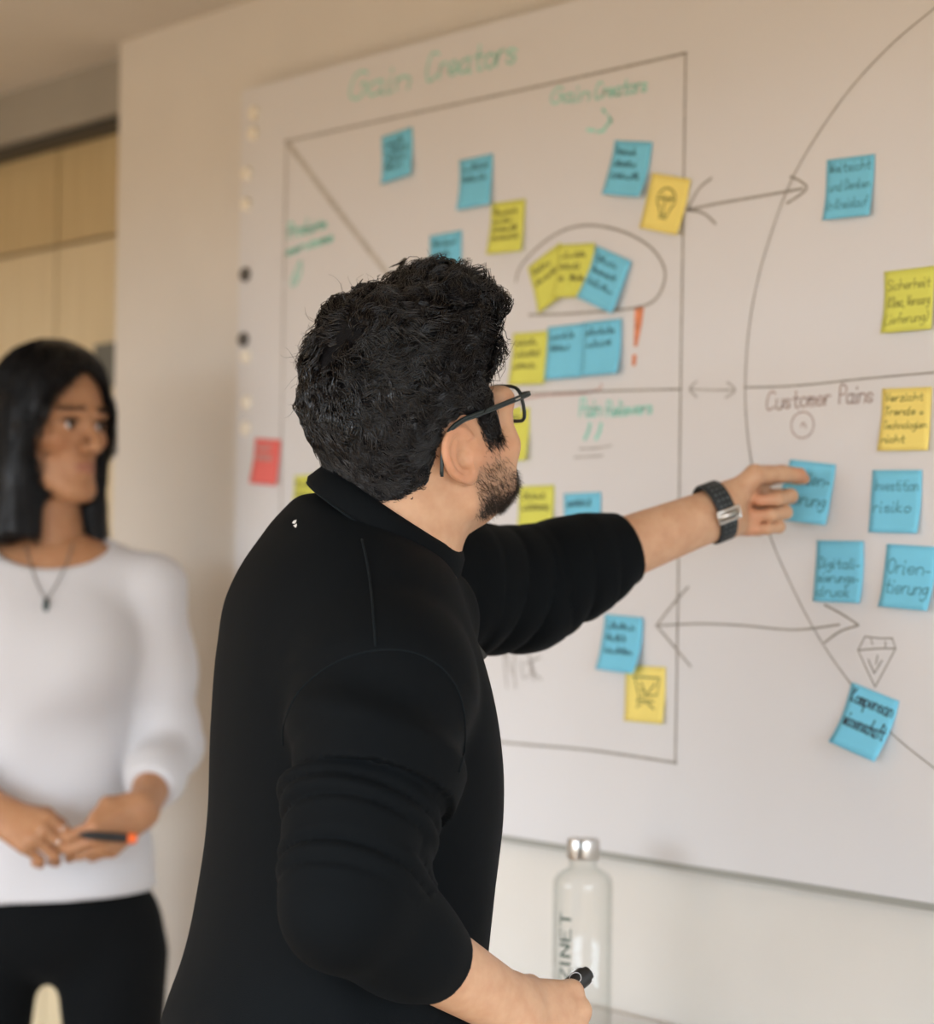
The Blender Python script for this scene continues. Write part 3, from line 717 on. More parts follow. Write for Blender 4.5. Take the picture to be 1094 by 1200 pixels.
# ------------------------------------------------------------------ materials of people
def skin_mat(name, base, beard=None, lips=None, rough=.5):
    m = mat(name, base, rough, .35); nt = m.node_tree; b = nt.nodes['Principled BSDF']
    tc = nt.nodes.new('ShaderNodeTexCoord')
    n = nt.nodes.new('ShaderNodeTexNoise'); n.inputs['Scale'].default_value = 60; n.inputs['Detail'].default_value = 5
    nt.links.new(tc.outputs['Object'], n.inputs['Vector'])
    cr = nt.nodes.new('ShaderNodeValToRGB'); e = cr.color_ramp.elements
    e[0].position = .3; e[0].color = tuple(c*f for c, f in zip(base, (.93, .88, .86)))+(1,); e[1].position = .7; e[1].color = tuple(min(1, c*f) for c, f in zip(base, (1.05, 1.08, 1.1)))+(1,)
    nt.links.new(n.outputs['Fac'], cr.inputs[0]); last = cr.outputs[0]
    for an, col in (('beard', beard), ('lips', lips), ('flush', tuple(c*f for c, f in zip(base, (1.02, .72, .66))))):
        if col is None: continue
        at = nt.nodes.new('ShaderNodeAttribute'); at.attribute_name = an
        mx = nt.nodes.new('ShaderNodeMix'); mx.data_type = 'RGBA'; mx.inputs[7].default_value = tuple(col)+(1,)
        nt.links.new(at.outputs['Fac'], mx.inputs[0]); nt.links.new(last, mx.inputs[6]); last = mx.outputs[2]
    nt.links.new(last, b.inputs['Base Color'])
    b.inputs['Subsurface Weight'].default_value = .12; b.inputs['Subsurface Radius'].default_value = (1, .35, .2); b.inputs['Subsurface Scale'].default_value = .006
    n2 = nt.nodes.new('ShaderNodeTexNoise'); n2.inputs['Scale'].default_value = 900; nt.links.new(tc.outputs['Object'], n2.inputs['Vector'])
    bp = nt.nodes.new('ShaderNodeBump'); bp.inputs['Strength'].default_value = .12; bp.inputs['Distance'].default_value = .0006
    nt.links.new(n2.outputs['Fac'], bp.inputs['Height']); nt.links.new(bp.outputs[0], b.inputs['Normal'])
    return m
def cloth_mat(name, col, rough=.9, sheen=.2, scale=900, strength=.35, sheen_tint=None):
    m = mat(name, col, rough, .10); nt = m.node_tree; b = nt.nodes['Principled BSDF']
    b.inputs['Sheen Weight'].default_value = sheen; b.inputs['Sheen Roughness'].default_value = .5
    if sheen_tint: b.inputs['Sheen Tint'].default_value = tuple(sheen_tint)+(1,)
    tc = nt.nodes.new('ShaderNodeTexCoord')
    n = nt.nodes.new('ShaderNodeTexNoise'); n.inputs['Scale'].default_value = scale; n.inputs['Detail'].default_value = 2
    nt.links.new(tc.outputs['Object'], n.inputs['Vector'])
    bp = nt.nodes.new('ShaderNodeBump'); bp.inputs['Strength'].default_value = strength; bp.inputs['Distance'].default_value = .0008
    nt.links.new(n.outputs['Fac'], bp.inputs['Height']); nt.links.new(bp.outputs[0], b.inputs['Normal'])
    return m
M['skin_m'] = skin_mat('light_skin', (.60, .355, .215), beard=(.30, .19, .13), lips=(.50, .22, .18))
M['skin_f'] = skin_mat('tan_skin', (.42, .21, .105), lips=(.34, .14, .088))
M['hair_m'] = mat('black_hair', (.0035, .0035, .0045), .20, .6)
M['hair_f'] = mat('black_straight_hair', (.004, .004, .005), .35, .3)
M['hair_cap'] = mat('dense_black_hair', (.004, .004, .005), .75, .15, bump=.6, bscale=420)
M['beard'] = mat('beard_hair', (.030, .020, .014), .5, .4)
M['sweater'] = cloth_mat('black_jersey', (.0024, .0036, .0046), .8, .008, 1100, .4, (.5, .6, .7))
M['seam'] = cloth_mat('black_seam_thread', (.006, .009, .011), .9, .02)
M['trousers'] = cloth_mat('black_trousers', (.004, .0046, .0052), .9, .02)
M['shoe'] = mat('black_shoe', (.012, .012, .012), .4)
M['white_top'] = cloth_mat('white_knit_top', (.60, .59, .605), .9, .1, 700, .3)
M['eye_white'] = mat('eye_white', (.75, .72, .70), .2)
M['iris'] = mat('dark_iris', (.02, .012, .008), .1)
M['frame_dk'] = mat('dark_teal_spectacle_frame', (.010, .022, .024), .3, .5)
M['steel'] = mat('brushed_steel', (.62, .59, .55), .28, .5, 1.0, noise=.04, nscale=60)
M['black_plastic'] = mat('black_plastic', (.014, .015, .016), .35, .5)
M['strap'] = mat('black_rubber_strap', (.022, .026, .028), .55, .3)
M['strap_hole'] = mat('strap_recess_grey', (.12, .13, .13), .6, .3)
lens = bpy.data.materials.new('spectacle_lens'); lens.use_nodes = True
_b = lens.node_tree.nodes['Principled BSDF']; _b.inputs['Transmission Weight'].default_value = 1; _b.inputs['Roughness'].default_value = 0; _b.inputs['IOR'].default_value = 1.05
_b.inputs['Base Color'].default_value = (.97, .99, .98, 1); M['lens'] = lens
# ------------------------------------------------------------------ the man
rng = np.random.RandomState(4)
MD = 2.2                                                # his depth
man_floor = P(400, 900, MD); man_floor[2] = 0
man = empty('person', tuple(man_floor)); tag(man, 'man in a black sweater and glasses reaching out to a note on the whiteboard', 'person')
MH = head_frame(P(479, 529, MD), 46, 20, 0)
neck_base = P(452, 650, MD)
HM = dict(w=1.0, face=1.25, neck=[(V3(0, -.026, -.02), MH.l(neck_base), .057, .066), (V3(0, .0, -.045), MH.l(P(468, 657, MD)), .050, .056)])
hsdf = lambda p: head_sdf(p, HM)
hv, hf = isosurf(hsdf, (-.13, -.17, -.22), (.13, .15, .15), .0019)
lo = MH.l(P(440, 720, MD))
# hair line: lowest height at which hair grows, by y
HL_Y = [-.14, -.06, -.040, -.030, -.018, .010, .030, .034, .056, .060, .067, .080, .10]
HL_Z = [-.026, -.026, -.022, .000, .030, .032, .022, .000, .000, .045, .074, .094, .098]
def hairline(p): return np.interp(p[:, 1], HL_Y, HL_Z)
def beard_mask(p):
    y, z, x = p[:, 1], p[:, 2], np.abs(p[:, 0])
    top = np.interp(y, [.005, .018, .034, .055, .075, .088, .1], [-.03, -.012, -.004, -.022, -.040, -.038, -.036])
    bot = np.interp(y, [.0, .02, .05, .07, .1], [-.070, -.078, -.084, -.088, -.090])
    m = np.clip((top-z)/.012, 0, 1)*np.clip((z-bot)/.010, 0, 1)*np.clip((y-.004)/.010, 0, 1)
    lip = np.exp(-((x/.020)**2+((z+.057)/.010)**2)*1.5)*(y > .07)
    return m*(1-np.clip(lip*1.4, 0, 1))
# arms of the man
LW = P(846, 598, 2.575); LE = P(612, 688, 2.47); LS = P(440, 690, 2.34)
RS = P(452, 806, 2.045); RE = P(404, 1064, 1.93); RW = P(602, 1181, 2.10)
lf = nrm(P(892, 588, 2.640)-LW); ltm = UP-lf*np.dot(UP, lf); ltm = nrm(ltm+FW*.0); ln = nrm(np.cross(lf, ltm)); ln = ln if np.dot(ln, FW) > 0 else -ln
lthumb = [LW+lf*.018+ltm*.020-ln*.010, P(884, 556, 2.585), P(915, 555, 2.611), P(937, 556, 2.626)]
lcurls = [(30, 30, 15), (88, 92, 45), (94, 94, 50), (98, 94, 50)]
lhp = hand_prims(LW, lf, ltm, ln, lcurls, lthumb, .94, .0)
_ix = [lhp[1][0][0][0], P(914, 557, 2.645), P(933, 559, 2.650), P(942, 561, 2.645)]
lhp[1][0][:] = [(_ix[0], _ix[1], .0100, .0088), (_ix[1], _ix[2], .0088, .0080), (_ix[2], _ix[3], .0080, .0068)]
larm = [(LE, LW+ltm*.007, .040, .0215), (LE, LW-ltm*.009, .040, .0215)]
rf = nrm(P(684, 1196, 2.165)-RW); rn = -FW*.80+UP*.45+RT*.25; rn = nrm(rn-rf*np.dot(rn, rf)); rt = np.cross(rn, rf); rt = nrm(rt if np.dot(rt, UP) > 0 else -rt)
rpt = lambda a, b, c: RW+a*rf+b*rt+c*rn
rthumb = [rpt(.018, .022, -.012), rpt(.058, .036, -.030), rpt(.088, .034, -.036), rpt(.112, .028, -.034)]
rcurls = [(58, 78, 40), (66, 86, 48), (72, 90, 50), (78, 92, 50)]
rhp = hand_prims(RW, rf, rt, rn, rcurls, rthumb, .98, .0)
rarm = [(RE, RW+rt*.008, .042, .0225), (RE, RW-rt*.010, .042, .0225)]
lfn = lambda p: hand_sdf(p, lhp, larm); rfn = lambda p: hand_sdf(p, rhp, rarm)
def allprims(hp, arm): return hp[0]+[s for f_ in hp[1] for s in f_]+arm
b0, b1 = bounds(allprims(lhp, larm)); lv, lfc = isosurf(lfn, b0, b1, .0019)
b0, b1 = bounds(allprims(rhp, rarm)); rv, rfc = isosurf(rfn, b0, b1, .0019)
# trunk under the clothes, joined to the neck and arms
hip = P(380, 1180, MD)
trunk = [(neck_base, P(415, 900, MD), .06, .10), (P(415, 900, MD), hip, .10, .11), (neck_base, RS, .05, .05), (neck_base, LS, .05, .05), (RS, RE, .048, .040), (LS, LE, .046, .038)]
def trunk_fn(p):
    d = None
    for a, b, ra, rb in trunk: x = cap(p, a, b, ra, rb); d = x if d is None else smin(d, x, .03)
    return d
b0, b1 = bounds(trunk); tv, tf = isosurf(trunk_fn, b0, b1, .008)
V, F = joined([(MH.w(hv), hf), (lv, lfc), (rv, rfc), (tv, tf)])
body_m = big_mesh('body', V, F, M['skin_m'], man)
bm_ = np.zeros(len(body_m.data.vertices)); bm_[:len(hv)] = beard_mask(hv)*np.clip(.35+.75*np.clip((-.035-hv[:, 2])/.05, 0, 1), 0, 1)
attr(body_m, 'beard', bm_)
lm = np.zeros(len(bm_)); x, y, z = np.abs(hv[:, 0]), hv[:, 1], hv[:, 2]
lm[:len(hv)] = np.clip(1.6*np.exp(-((x/.021)**4+((z+.057)/.0095)**4))*(y > .075), 0, 1); attr(body_m, 'lips', lm)
fl = np.zeros(len(bm_))
fl[:len(hv)] = .55*np.clip((x-.071)/.012, 0, 1)*(np.abs(z) < .05)+.35*np.exp(-((x/.02)**2+((z+.026)/.015)**2))*(y > .09)
def tipflush(v, hp):
    o = np.zeros(len(v))
    for segs in hp[1]: o = np.maximum(o, np.exp(-(np.linalg.norm(v-segs[-1][1], axis=1)/.016)**2))
    return .7*o
fl[len(hv):len(hv)+len(lv)] = tipflush(lv, lhp); fl[len(hv)+len(lv):len(hv)+len(lv)+len(rv)] = tipflush(rv, rhp)
attr(body_m, 'flush', fl)
for s in (-1, 1):
    c = MH.w((s*.032, .0765, .0068))
    MB().lathe([(.0118*math.sin(a), -.0118*math.cos(a)) for a in np.linspace(.05, 3.09, 14)], c, 20, MH.R[1]).build('eye', M['eye_white'], man, True)
    e = MB().lathe([(.0055, .0106), (.004, .0115), (.001, .0120)], c, 16, MH.R[1]).build('iris', M['iris'], man, True)

# ---- hair: a dense cap and many curly strands on it
def cap_thick(p):
    x, y, z = np.abs(p[:, 0]), p[:, 1], p[:, 2]
    bk = np.clip((y+.085)/.09, 0, 1); bk = bk*bk*(3-2*bk)
    t = .006+(.006+.018*bk)*np.clip((z-.03)/.08, 0, 1)+.014*np.clip((y-.02)/.06, 0, 1)*np.clip((z-.06)/.04, 0, 1)
    return t
def scalp(p): return head_sdf(p, dict(neck=HM['neck'][:1], noear=True, face=HM['face']))
def hair_fn(p):
    hl = hairline(p); d = scalp(p)
    t = cap_thick(p)*np.clip(.15+(p[:, 2]-hl)/.03, .10, 1)+.0050*waves(p, 5, 95)+.0022*waves(p, 6, 240)
    return smax(d-t, (hl-p[:, 2])*.8, .006)
cv, cf = isosurf(hair_fn, (-.12, -.16, -.08), (.12, .14, .18), .003)
hair_m = big_mesh('hair', MH.w(cv), cf, M['hair_cap'], man)
tag(hair_m, 'short wavy black hair')
cn = grad(hair_fn, cv.astype(np.float32), .004)
def hair_strands(n_clump, per, seed, lmul=1.0, lmax=.006, zmax=9):
    r = np.random.RandomState(seed); R_ = np.repeat
    ok = np.where((cv[:, 2] > hairline(cv)-.002) & (cv[:, 2] < zmax) & ((cn*cv).sum(1) > .0))[0]
    pick = r.choice(ok, n_clump); root = cv[pick]-cn[pick]*.003; n = cn[pick]
    crown = V3(.012, -.060, .135)
    front = np.clip((root[:, 1]-.015)/.06, 0, 1)*np.clip((root[:, 2]-.07)/.04, 0, 1)
    top = np.clip((root[:, 2]-.05)/.08, 0, 1); low = np.clip((.02-root[:, 2])/.05, 0, 1)
    ln = (.030+.014*top+.010*front-.015*low)*r.uniform(.65, 1.3, n_clump)*lmul
    amp = (1.0+.25*top-.4*low)*r.uniform(.5, 1.3, n_clump); fr = r.uniform(2.6, 5.0, n_clump); ph = r.uniform(0, 6.28, n_clump)
    K = n_clump*per; S = 9
    pos = R_(root, per, 0)+r.normal(size=(K, 3))*.0017
    am, fq, p0, L = R_(amp, per), R_(fr, per), R_(ph, per)+r.normal(size=K)*.12, R_(ln, per)*r.uniform(.8, 1.15, K)
    fro, topk = R_(front, per), R_(top, per); jit = r.normal(size=(K, 3))*.05
    lead = R_(root, per, 0); pts = [pos]; lockh = r.uniform(.4, 1.4, n_clump); bkk = np.clip((lead[:, 1]+.08)/.08, 0, 1)
    for k in range(1, S):
        t = k/(S-1)
        g = grad(hair_fn, pos.astype(np.float32), .006)
        rel = pos-crown; tg = rel-g*(rel*g).sum(1, keepdims=True); tg /= np.linalg.norm(tg, axis=1, keepdims=True)+1e-6
        side = np.cross(g, tg)
        th_ = .5+1.0*waves(lead, seed+1, 45)+.6*waves(lead, seed+2, 110)+am*np.sin(fq*t*2.2+p0)
        d = tg*np.cos(th_)[:, None]+side*np.sin(th_)[:, None]+g*(.10+.25*topk+.35*fro)[:, None]*(1 if t < .6 else .5)+jit
        d[:, 2] += fro*.30
        d /= np.linalg.norm(d, axis=1, keepdims=True)
        pos = pos+d*(L/(S-1))[:, None]
        dist = hair_fn(pos.astype(np.float32)); mx = (lmax-.002+.008*topk*bkk+.014*fro)*(.35+1.0*math.sin(math.pi*min(t*1.1, 1)))*R_(lockh, per)+.012*fro*t
        pos = pos-g*(dist-np.clip(dist, -.0005, mx))[:, None]*.8
        pts.append(pos)
    return sweep(np.stack(pts, 1), np.full(K, .00062), 3, .3)
sv, sq = joined([hair_strands(1300, 18, 11, 1.05, .009), hair_strands(420, 12, 17, .75, .003, .02)])
hs = big_mesh('hair_strands', MH.w(sv), sq, M['hair_m'], hair_m); hs['kind'] = 'stuff'
# stray hairs that stand out from the silhouette
r = np.random.RandomState(3); ok = np.where((cv[:, 2] > .06) & ((cn*cv).sum(1) > 0))[0]; pk = r.choice(ok, 260)
sv, sq = strands(cv[pk]-cn[pk]*.003, cn[pk]*.6+r.normal(size=(260, 3))*.45+V3(0, .3, .1), r.uniform(.015, .038, 260), np.full(260, .00028), r.uniform(.004, .010, 260), (r.uniform(3, 7, 260), r.uniform(0, 6.28, 260)), r, 9)
o = big_mesh('stray_hairs', MH.w(sv), sq, M['hair_m'], hair_m); o['kind'] = 'stuff'
# ---- beard and eyebrows
def short_hairs(mask, n, ln, rad, seed, down, spread=.35, out=.4):
    r = np.random.RandomState(seed); w_ = np.clip(mask, 0, 1)**1.3; pk = r.choice(len(hv), n, p=w_/w_.sum())
    nn = grad(hsdf, hv[pk].astype(np.float32)); roots = hv[pk]+r.normal(size=(n, 3))*.0008
    d = nn*out+np.asarray(down)+r.normal(size=(n, 3))*spread
    return strands(roots, d, ln*r.uniform(.5, 1.3, n), np.full(n, rad), np.full(n, .0005), 3.0, r, 3)
bmask = bm_[:len(hv)]
dens = bmask*np.clip(.55+1.0*np.clip((-.04-hv[:, 2])/.05, 0, 1)+.3*(hv[:, 1] > .075), 0, 1.6)
sv, sq = short_hairs(dens, 7500, .0065, .00018, 21, (0, .15, -.75))
o = big_mesh('beard', MH.w(sv), sq, M['beard'], man); o['kind'] = 'stuff'; tag(o, 'short dark full beard')
xx = np.abs(hv[:, 0])
sb_ = (hv[:, 1] > .028)*(hv[:, 1] < .060)*(hv[:, 2] > -.008)*(hv[:, 2] < .055)*(xx > .04)*1.0
sv, sq = short_hairs(sb_, 2200, .011, .00026, 23, (0, -.1, -.9), .22, .45)
o = big_mesh('sideburns', MH.w(sv), sq, M['hair_m'], man); o['kind'] = 'stuff'
brow = np.exp(-(((hv[:, 2]-.031+.10*(np.clip(xx-.035, 0, 1)))/.0035)**2))*(xx > .012)*(xx < .055)*(hv[:, 1] > .055)
sv, sq = short_hairs(brow, 900, .008, .0002, 22, (0, 0, .1), .2, .35)
o = big_mesh('eyebrows', MH.w(sv), sq, M['beard'], man); o['kind'] = 'stuff'

# ---- sweater
TA = 20; ef = facing(TA); es = nrm(np.cross(ef, ZU))      # es: to his right
ST = [(578, 372, 20, .04), (592, 374, 36, .06), (620, 386, 74, .10), (660, 402, 117, .14), (700, 402, 137, .165), (760, 407, 153, .180), (850, 414, 166, .190), (950, 415, 170, .186), (1050, 402, 170, .182),
      (1130, 389, 176, .186), (1200, 376, 186, .190), (1290, 368, 192, .19)]
sz = []; sxy = []; sa = []; sb = []
for y_, x_, h_, b_ in ST:
    p_ = P(x_, y_, MD); hh = h_/FPX*MD
    sz.append(p_[2]); sxy.append(p_[:2]); sb.append(b_)
    sa.append(math.sqrt(max(hh**2-(b_*math.sin(math.radians(TA)))**2, .03**2))/math.cos(math.radians(TA)))
o_ = np.argsort(sz); sz = np.array(sz)[o_]; sxy = np.array(sxy)[o_]; sa = np.array(sa)[o_]; sb = np.array(sb)[o_]
def densify(z, *arrs):
    zz = np.linspace(z[0], z[-1], 160); out = []
    m_ = [np.gradient(np.asarray(a), z, axis=0) for a in arrs]
    k = np.clip(np.searchsorted(z, zz)-1, 0, len(z)-2); h = (z[k+1]-z[k]); t = (zz-z[k])/h
    for a, m in zip(arrs, m_):
        a = np.asarray(a); sh = (lambda q: q[:, None]) if a.ndim > 1 else (lambda q: q)
        out.append(sh(2*t**3-3*t**2+1)*a[k]+sh((t**3-2*t**2+t)*h)*m[k]+sh(-2*t**3+3*t**2)*a[k+1]+sh((t**3-t**2)*h)*m[k+1])
    return [zz]+out
sz, sxy, sa, sb = densify(sz, sxy, sa, sb)
def arm_field(p, pts, rads, up):
    """distance to a sleeve, arc length along it and angle round it"""
    best = None; s0 = 0
    for i in range(len(pts)-1):
        a, b = pts[i].astype(np.float32), pts[i+1].astype(np.float32); ab = b-a; L = float(np.linalg.norm(ab))
        pa = p-a; t = np.clip(pa @ ab/(L*L), 0, 1); q = pa-t[:, None]*ab
        d = np.linalg.norm(q, axis=1)-(rads[i]+(rads[i+1]-rads[i])*t)
        u = nrm(up-ab*np.dot(up, ab)/(L*L)); v = np.cross(ab/L, u)
        ph = np.arctan2(q @ v.astype(np.float32), q @ u.astype(np.float32)); s = s0+t*L
        if best is None: best = [d, s, ph]
        else:
            m = d < best[0]
            best = [smin(best[0], d, .045), np.where(m, s, best[1]), np.where(m, ph, best[2])]
        s0 += L
    return best
rsl = [RS, RS+(RE-RS)*.35, RS+(RE-RS)*.7, RE, RE+(RW-RE)*.33, RE+(RW-RE)*.54]
rsr = [.084, .069, .053, .047, .041, .036]
lsl = [LS, LS+(LE-LS)*.5, LE, LE+(LW-LE)*.28, LE+(LW-LE)*.51]
lsr = [.080, .066, .058, .046, .0385]
rcut = nrm(RW-RE); rcp = rsl[-1]; lcut = nrm(LW-LE); lcp = lsl[-1]
Lr = float(np.linalg.norm(RE-RS)); Ll = float(np.linalg.norm(LE-LS))
def crease(x): return .62-1.25*np.sqrt(np.abs(np.sin(x))+.02)
def torso_fn(p):
    z = p[:, 2]; cx = np.interp(z, sz, sxy[:, 0]); cy = np.interp(z, sz, sxy[:, 1]); a = np.interp(z, sz, sa); b = np.interp(z, sz, sb)
    dx, dy = p[:, 0]-cx, p[:, 1]-cy
    u = dx*ef[0]+dy*ef[1]; v = dx*es[0]+dy*es[1]
    e = 2.25; rr = (np.abs(u/a)**e+np.abs(v/b)**e)**(1/e)
    d = (rr-1)*np.minimum(a, b)*.9
    return smax(d, z-sz[-1], .03), u, v
def sweater_fn(p):
    d, u, v = torso_fn(p)
    # soft long folds of the trunk
    d = d+.0022*np.sin(62*(u*.8+p[:, 2]*.75)+1.5*waves(p, 31, 9))*np.clip((1.2-p[:, 2])/.15, 0, 1)*np.clip(1.5-np.abs(u)/.1, .15, 1)+.003*waves(p, 33, 16)
    d = smin(d, cap(p, P(446, 706, 2.15), RS+ZU*.022-es*.03, .052, .066), .042)
    d = smin(d, cap(p, P(466, 722, 2.25), LS, .055, .070), .04)
    d = smin(d, cap(p, P(498, 735, 2.23), P(455, 712, 2.17), .046, .050), .03)
    d = smin(d, cap(p, P(508, 716, 2.235), P(490, 722, 2.20), .042, .042), .02)
    ra = arm_field(p, rsl, rsr, -FW)
    s, ph = ra[1], ra[2]
    env1 = np.clip((s/Lr-.42)/.18, 0, 1)*np.clip((1.0-s/Lr)/.12, 0, 1)
    f1 = .0085*crease(s*165+.9*np.sin(ph+.6)+1.3*waves(p, 41, 24))*env1*(.75+.5*waves(p, 45, 18))
    env2 = np.exp(-((s-Lr*.38)/(.22*Lr))**2)
    f2 = .0075*np.sin(78*s+1.9*np.sin(ph-.4)+.8*waves(p, 42, 25))*env2
    rd = ra[0]+f1+f2
    rd = smax(rd, (p-rcp.astype(np.float32)) @ rcut.astype(np.float32), .004)
    la = arm_field(p, lsl, lsr, UP)
    s, ph = la[1], la[2]
    env = np.exp(-((s-Ll*.95)/(.55*Ll))**2)
    f1 = .0075*crease(s*82-1.1*np.cos(ph)+.5*waves(p, 43, 25))*env*np.clip(.75-.5*np.cos(ph), .2, 1.2)
    ld = smax(la[0]+f1+.0012*waves(p, 44, 40), (p-lcp.astype(np.float32)) @ lcut.astype(np.float32), .004)
    d = smin(d, rd, .018); d = smin(d, ld, .022)
    return d
hem = float(P(378, 1262, MD)[2])
def sweater_cut(p):
    d = smax(sweater_fn(p), hem-p[:, 2], .006)
    # opening for the neck
    return smax(d, -cap(p, neck_base+V3(0, 0, -.02), MH.w((0, -.02, -.02)), .058, .062), .006)
allp = [(neck_base, RE, .1, .1), (neck_base, hip, .24, .24), (LS, lcp, .09, .09), (RE, rcp, .08, .08)]
b0, b1 = bounds(allp, .02); b0[2] = hem-.02
wv_, wf_ = isosurf(sweater_cut, b0, b1, .0031)
sweater = big_mesh('sweater', wv_, wf_, M['sweater'], man); tag(sweater, 'black long-sleeved sweatshirt with pushed-up sleeves')
def hit(fn, x, y, d0=1.6, d1=3.0):
    r = FW+(x-547)/FPX*RT+(600-y)/FPX*UP; t = d0
    for _ in range(160):
        q = CAM+r*t; d = float(fn(q[None].astype(np.float32))[0])
        if d < .0004: return q
        t += max(d*.6, .0004)
        if t > d1: return None
    return None
def seam(pxs, rad=.0013, fn=sweater_cut):
    pts = [q for q in (hit(fn, *p_) for p_ in smooth_path(pxs, 6)) if q is not None]
    if len(pts) > 2: MB().tube(pts, rad, 6).build('seam', M['seam'], sweater, True)
seam([(424, 632), (431, 665), (436, 705), (440, 757)])
seam([(331, 874), (333, 846), (352, 808), (392, 777), (440, 762), (486, 765), (522, 787), (541, 822), (545, 868), (538, 905)], .0009)
# collar band: a rib that follows the opening of the neck
cc = P(456, 609, MD); cax_f = nrm(P(528, 655, MD+.035)-P(388, 568, MD-.035)); es_c = nrm(es-ZU*.30)
def collar(off_r, off_h, half, name, mt, thick=.0045):
    nrm_c = nrm(np.cross(es_c, cax_f)); nrm_c = nrm_c if nrm_c[2] > 0 else -nrm_c
    N = 64; V = []; F = []
    prof = [(-thick, -half), (thick*.2, -half), (thick, -half*.6), (thick, half*.6), (thick*.3, half), (-thick, half)]
    for i in range(N):
        a = 2*math.pi*i/N; d = cax_f*math.cos(a)*(.083+off_r)+es_c*math.sin(a)*(.072+off_r); dn = nrm(d)
        for r_, h_ in prof:
            V.append(cc+d+dn*(r_+.35*(-h_))+nrm_c*(h_+off_h))
    m = len(prof)
    for i in range(N):
        for k in range(m): F.append((i*m+k, ((i+1) % N)*m+k, ((i+1) % N)*m+(k+1) % m, i*m+(k+1) % m))
    return mesh_obj(name, V, F, mt, sweater)
collar(.002, 0, .0140, 'collar', M['sweater'], .0055)
_nc = nrm(np.cross(es_c, cax_f)); _nc = _nc if _nc[2] > 0 else -_nc
MB().tube([cc+cax_f*math.cos(a)*.0905+es_c*math.sin(a)*.0815-_nc*.0135 for a in np.linspace(0, 2*math.pi, 65)[:-1]], .0012, 6, closed=True).build('seam', M['seam'], sweater, True)
# small white emblem on the back, below the collar, and the dark tab on the chest
def decal(pxs, name, mt, parent, lift=.0012, fn=sweater_cut):
    q = [hit(fn, *p_) for p_ in pxs]
    if any(a is None for a in q): return
    c = CAM; top = [a-nrm(a-c)*lift for a in q]; n = len(q)
    F = [tuple(range(n))]+[(i, (i+1) % n, n+(i+1) % n, n+i) for i in range(n)]
    return mesh_obj(name, top+q, F, mt, parent, False)
M['emblem'] = mat('white_print', (.75, .75, .75), .6)
decal([(342, 613), (344, 610), (347.5, 609), (346.6, 612), (345, 614)], 'emblem', M['emblem'], sweater)
decal([(343.2, 615.6), (345.5, 614.8), (347.2, 613.2), (347.8, 615.5), (346.6, 618.6), (345, 617.5)], 'emblem', M['emblem'], sweater)
tb = [P(556, 750, 2.23), P(571, 769, 2.235), P(567, 773, 2.235), P(553, 760, 2.23)]
mesh_obj('chest_tab', tb+[q+FW*.006 for q in tb], [(0, 1, 2, 3), (7, 6, 5, 4), (0, 4, 5, 1), (1, 5, 6, 2), (2, 6, 7, 3), (3, 7, 4, 0)], M['black_plastic'], sweater, False)

# ---- trousers and shoes
hipz = hip[2]; hc = hip.copy()
def trouser_fn(p):
    d = ell(p, hc-ZU*.03, (.135, .135, .11))
    for s in (-1, 1):
        kn = hc+es*s*.11+ef*.05; kn[2] = .48; an = hc+es*s*.13+ef*(.0+.05*s); an[2] = .09
        d = smin(d, cap(p, hc+es*s*.085-ZU*.05, kn, .095, .068), .04); d = smin(d, cap(p, kn, an, .068, .055), .03)
    return smax(d+.002*waves(p, 51, 30), .05-p[:, 2], .004)
b0 = hc-.36; b1 = hc+.36; b0[2] = .03; b1[2] = hc[2]+.13
v_, f_ = isosurf(trouser_fn, b0, b1, .009); big_mesh('trousers', v_, f_, M['trousers'], man)
for s in (-1, 1):
    an = hc+es*s*.13+ef*(.0+.05*s); an[2] = 0
    def shoe_fn(p, an=an):
        d = cap(p, an-ef*.04+ZU*.045, an+ef*.15+ZU*.035, .042, .036); d = smin(d, cap(p, an+ZU*.05, an+ZU*.10, .045, .045), .03)
        return smax(d, .001-p[:, 2], .003)
    v_, f_ = isosurf(shoe_fn, an-V3(.25, .25, .01), an+V3(.25, .25, .17), .006); big_mesh('shoe', v_, f_, M['shoe'], man)

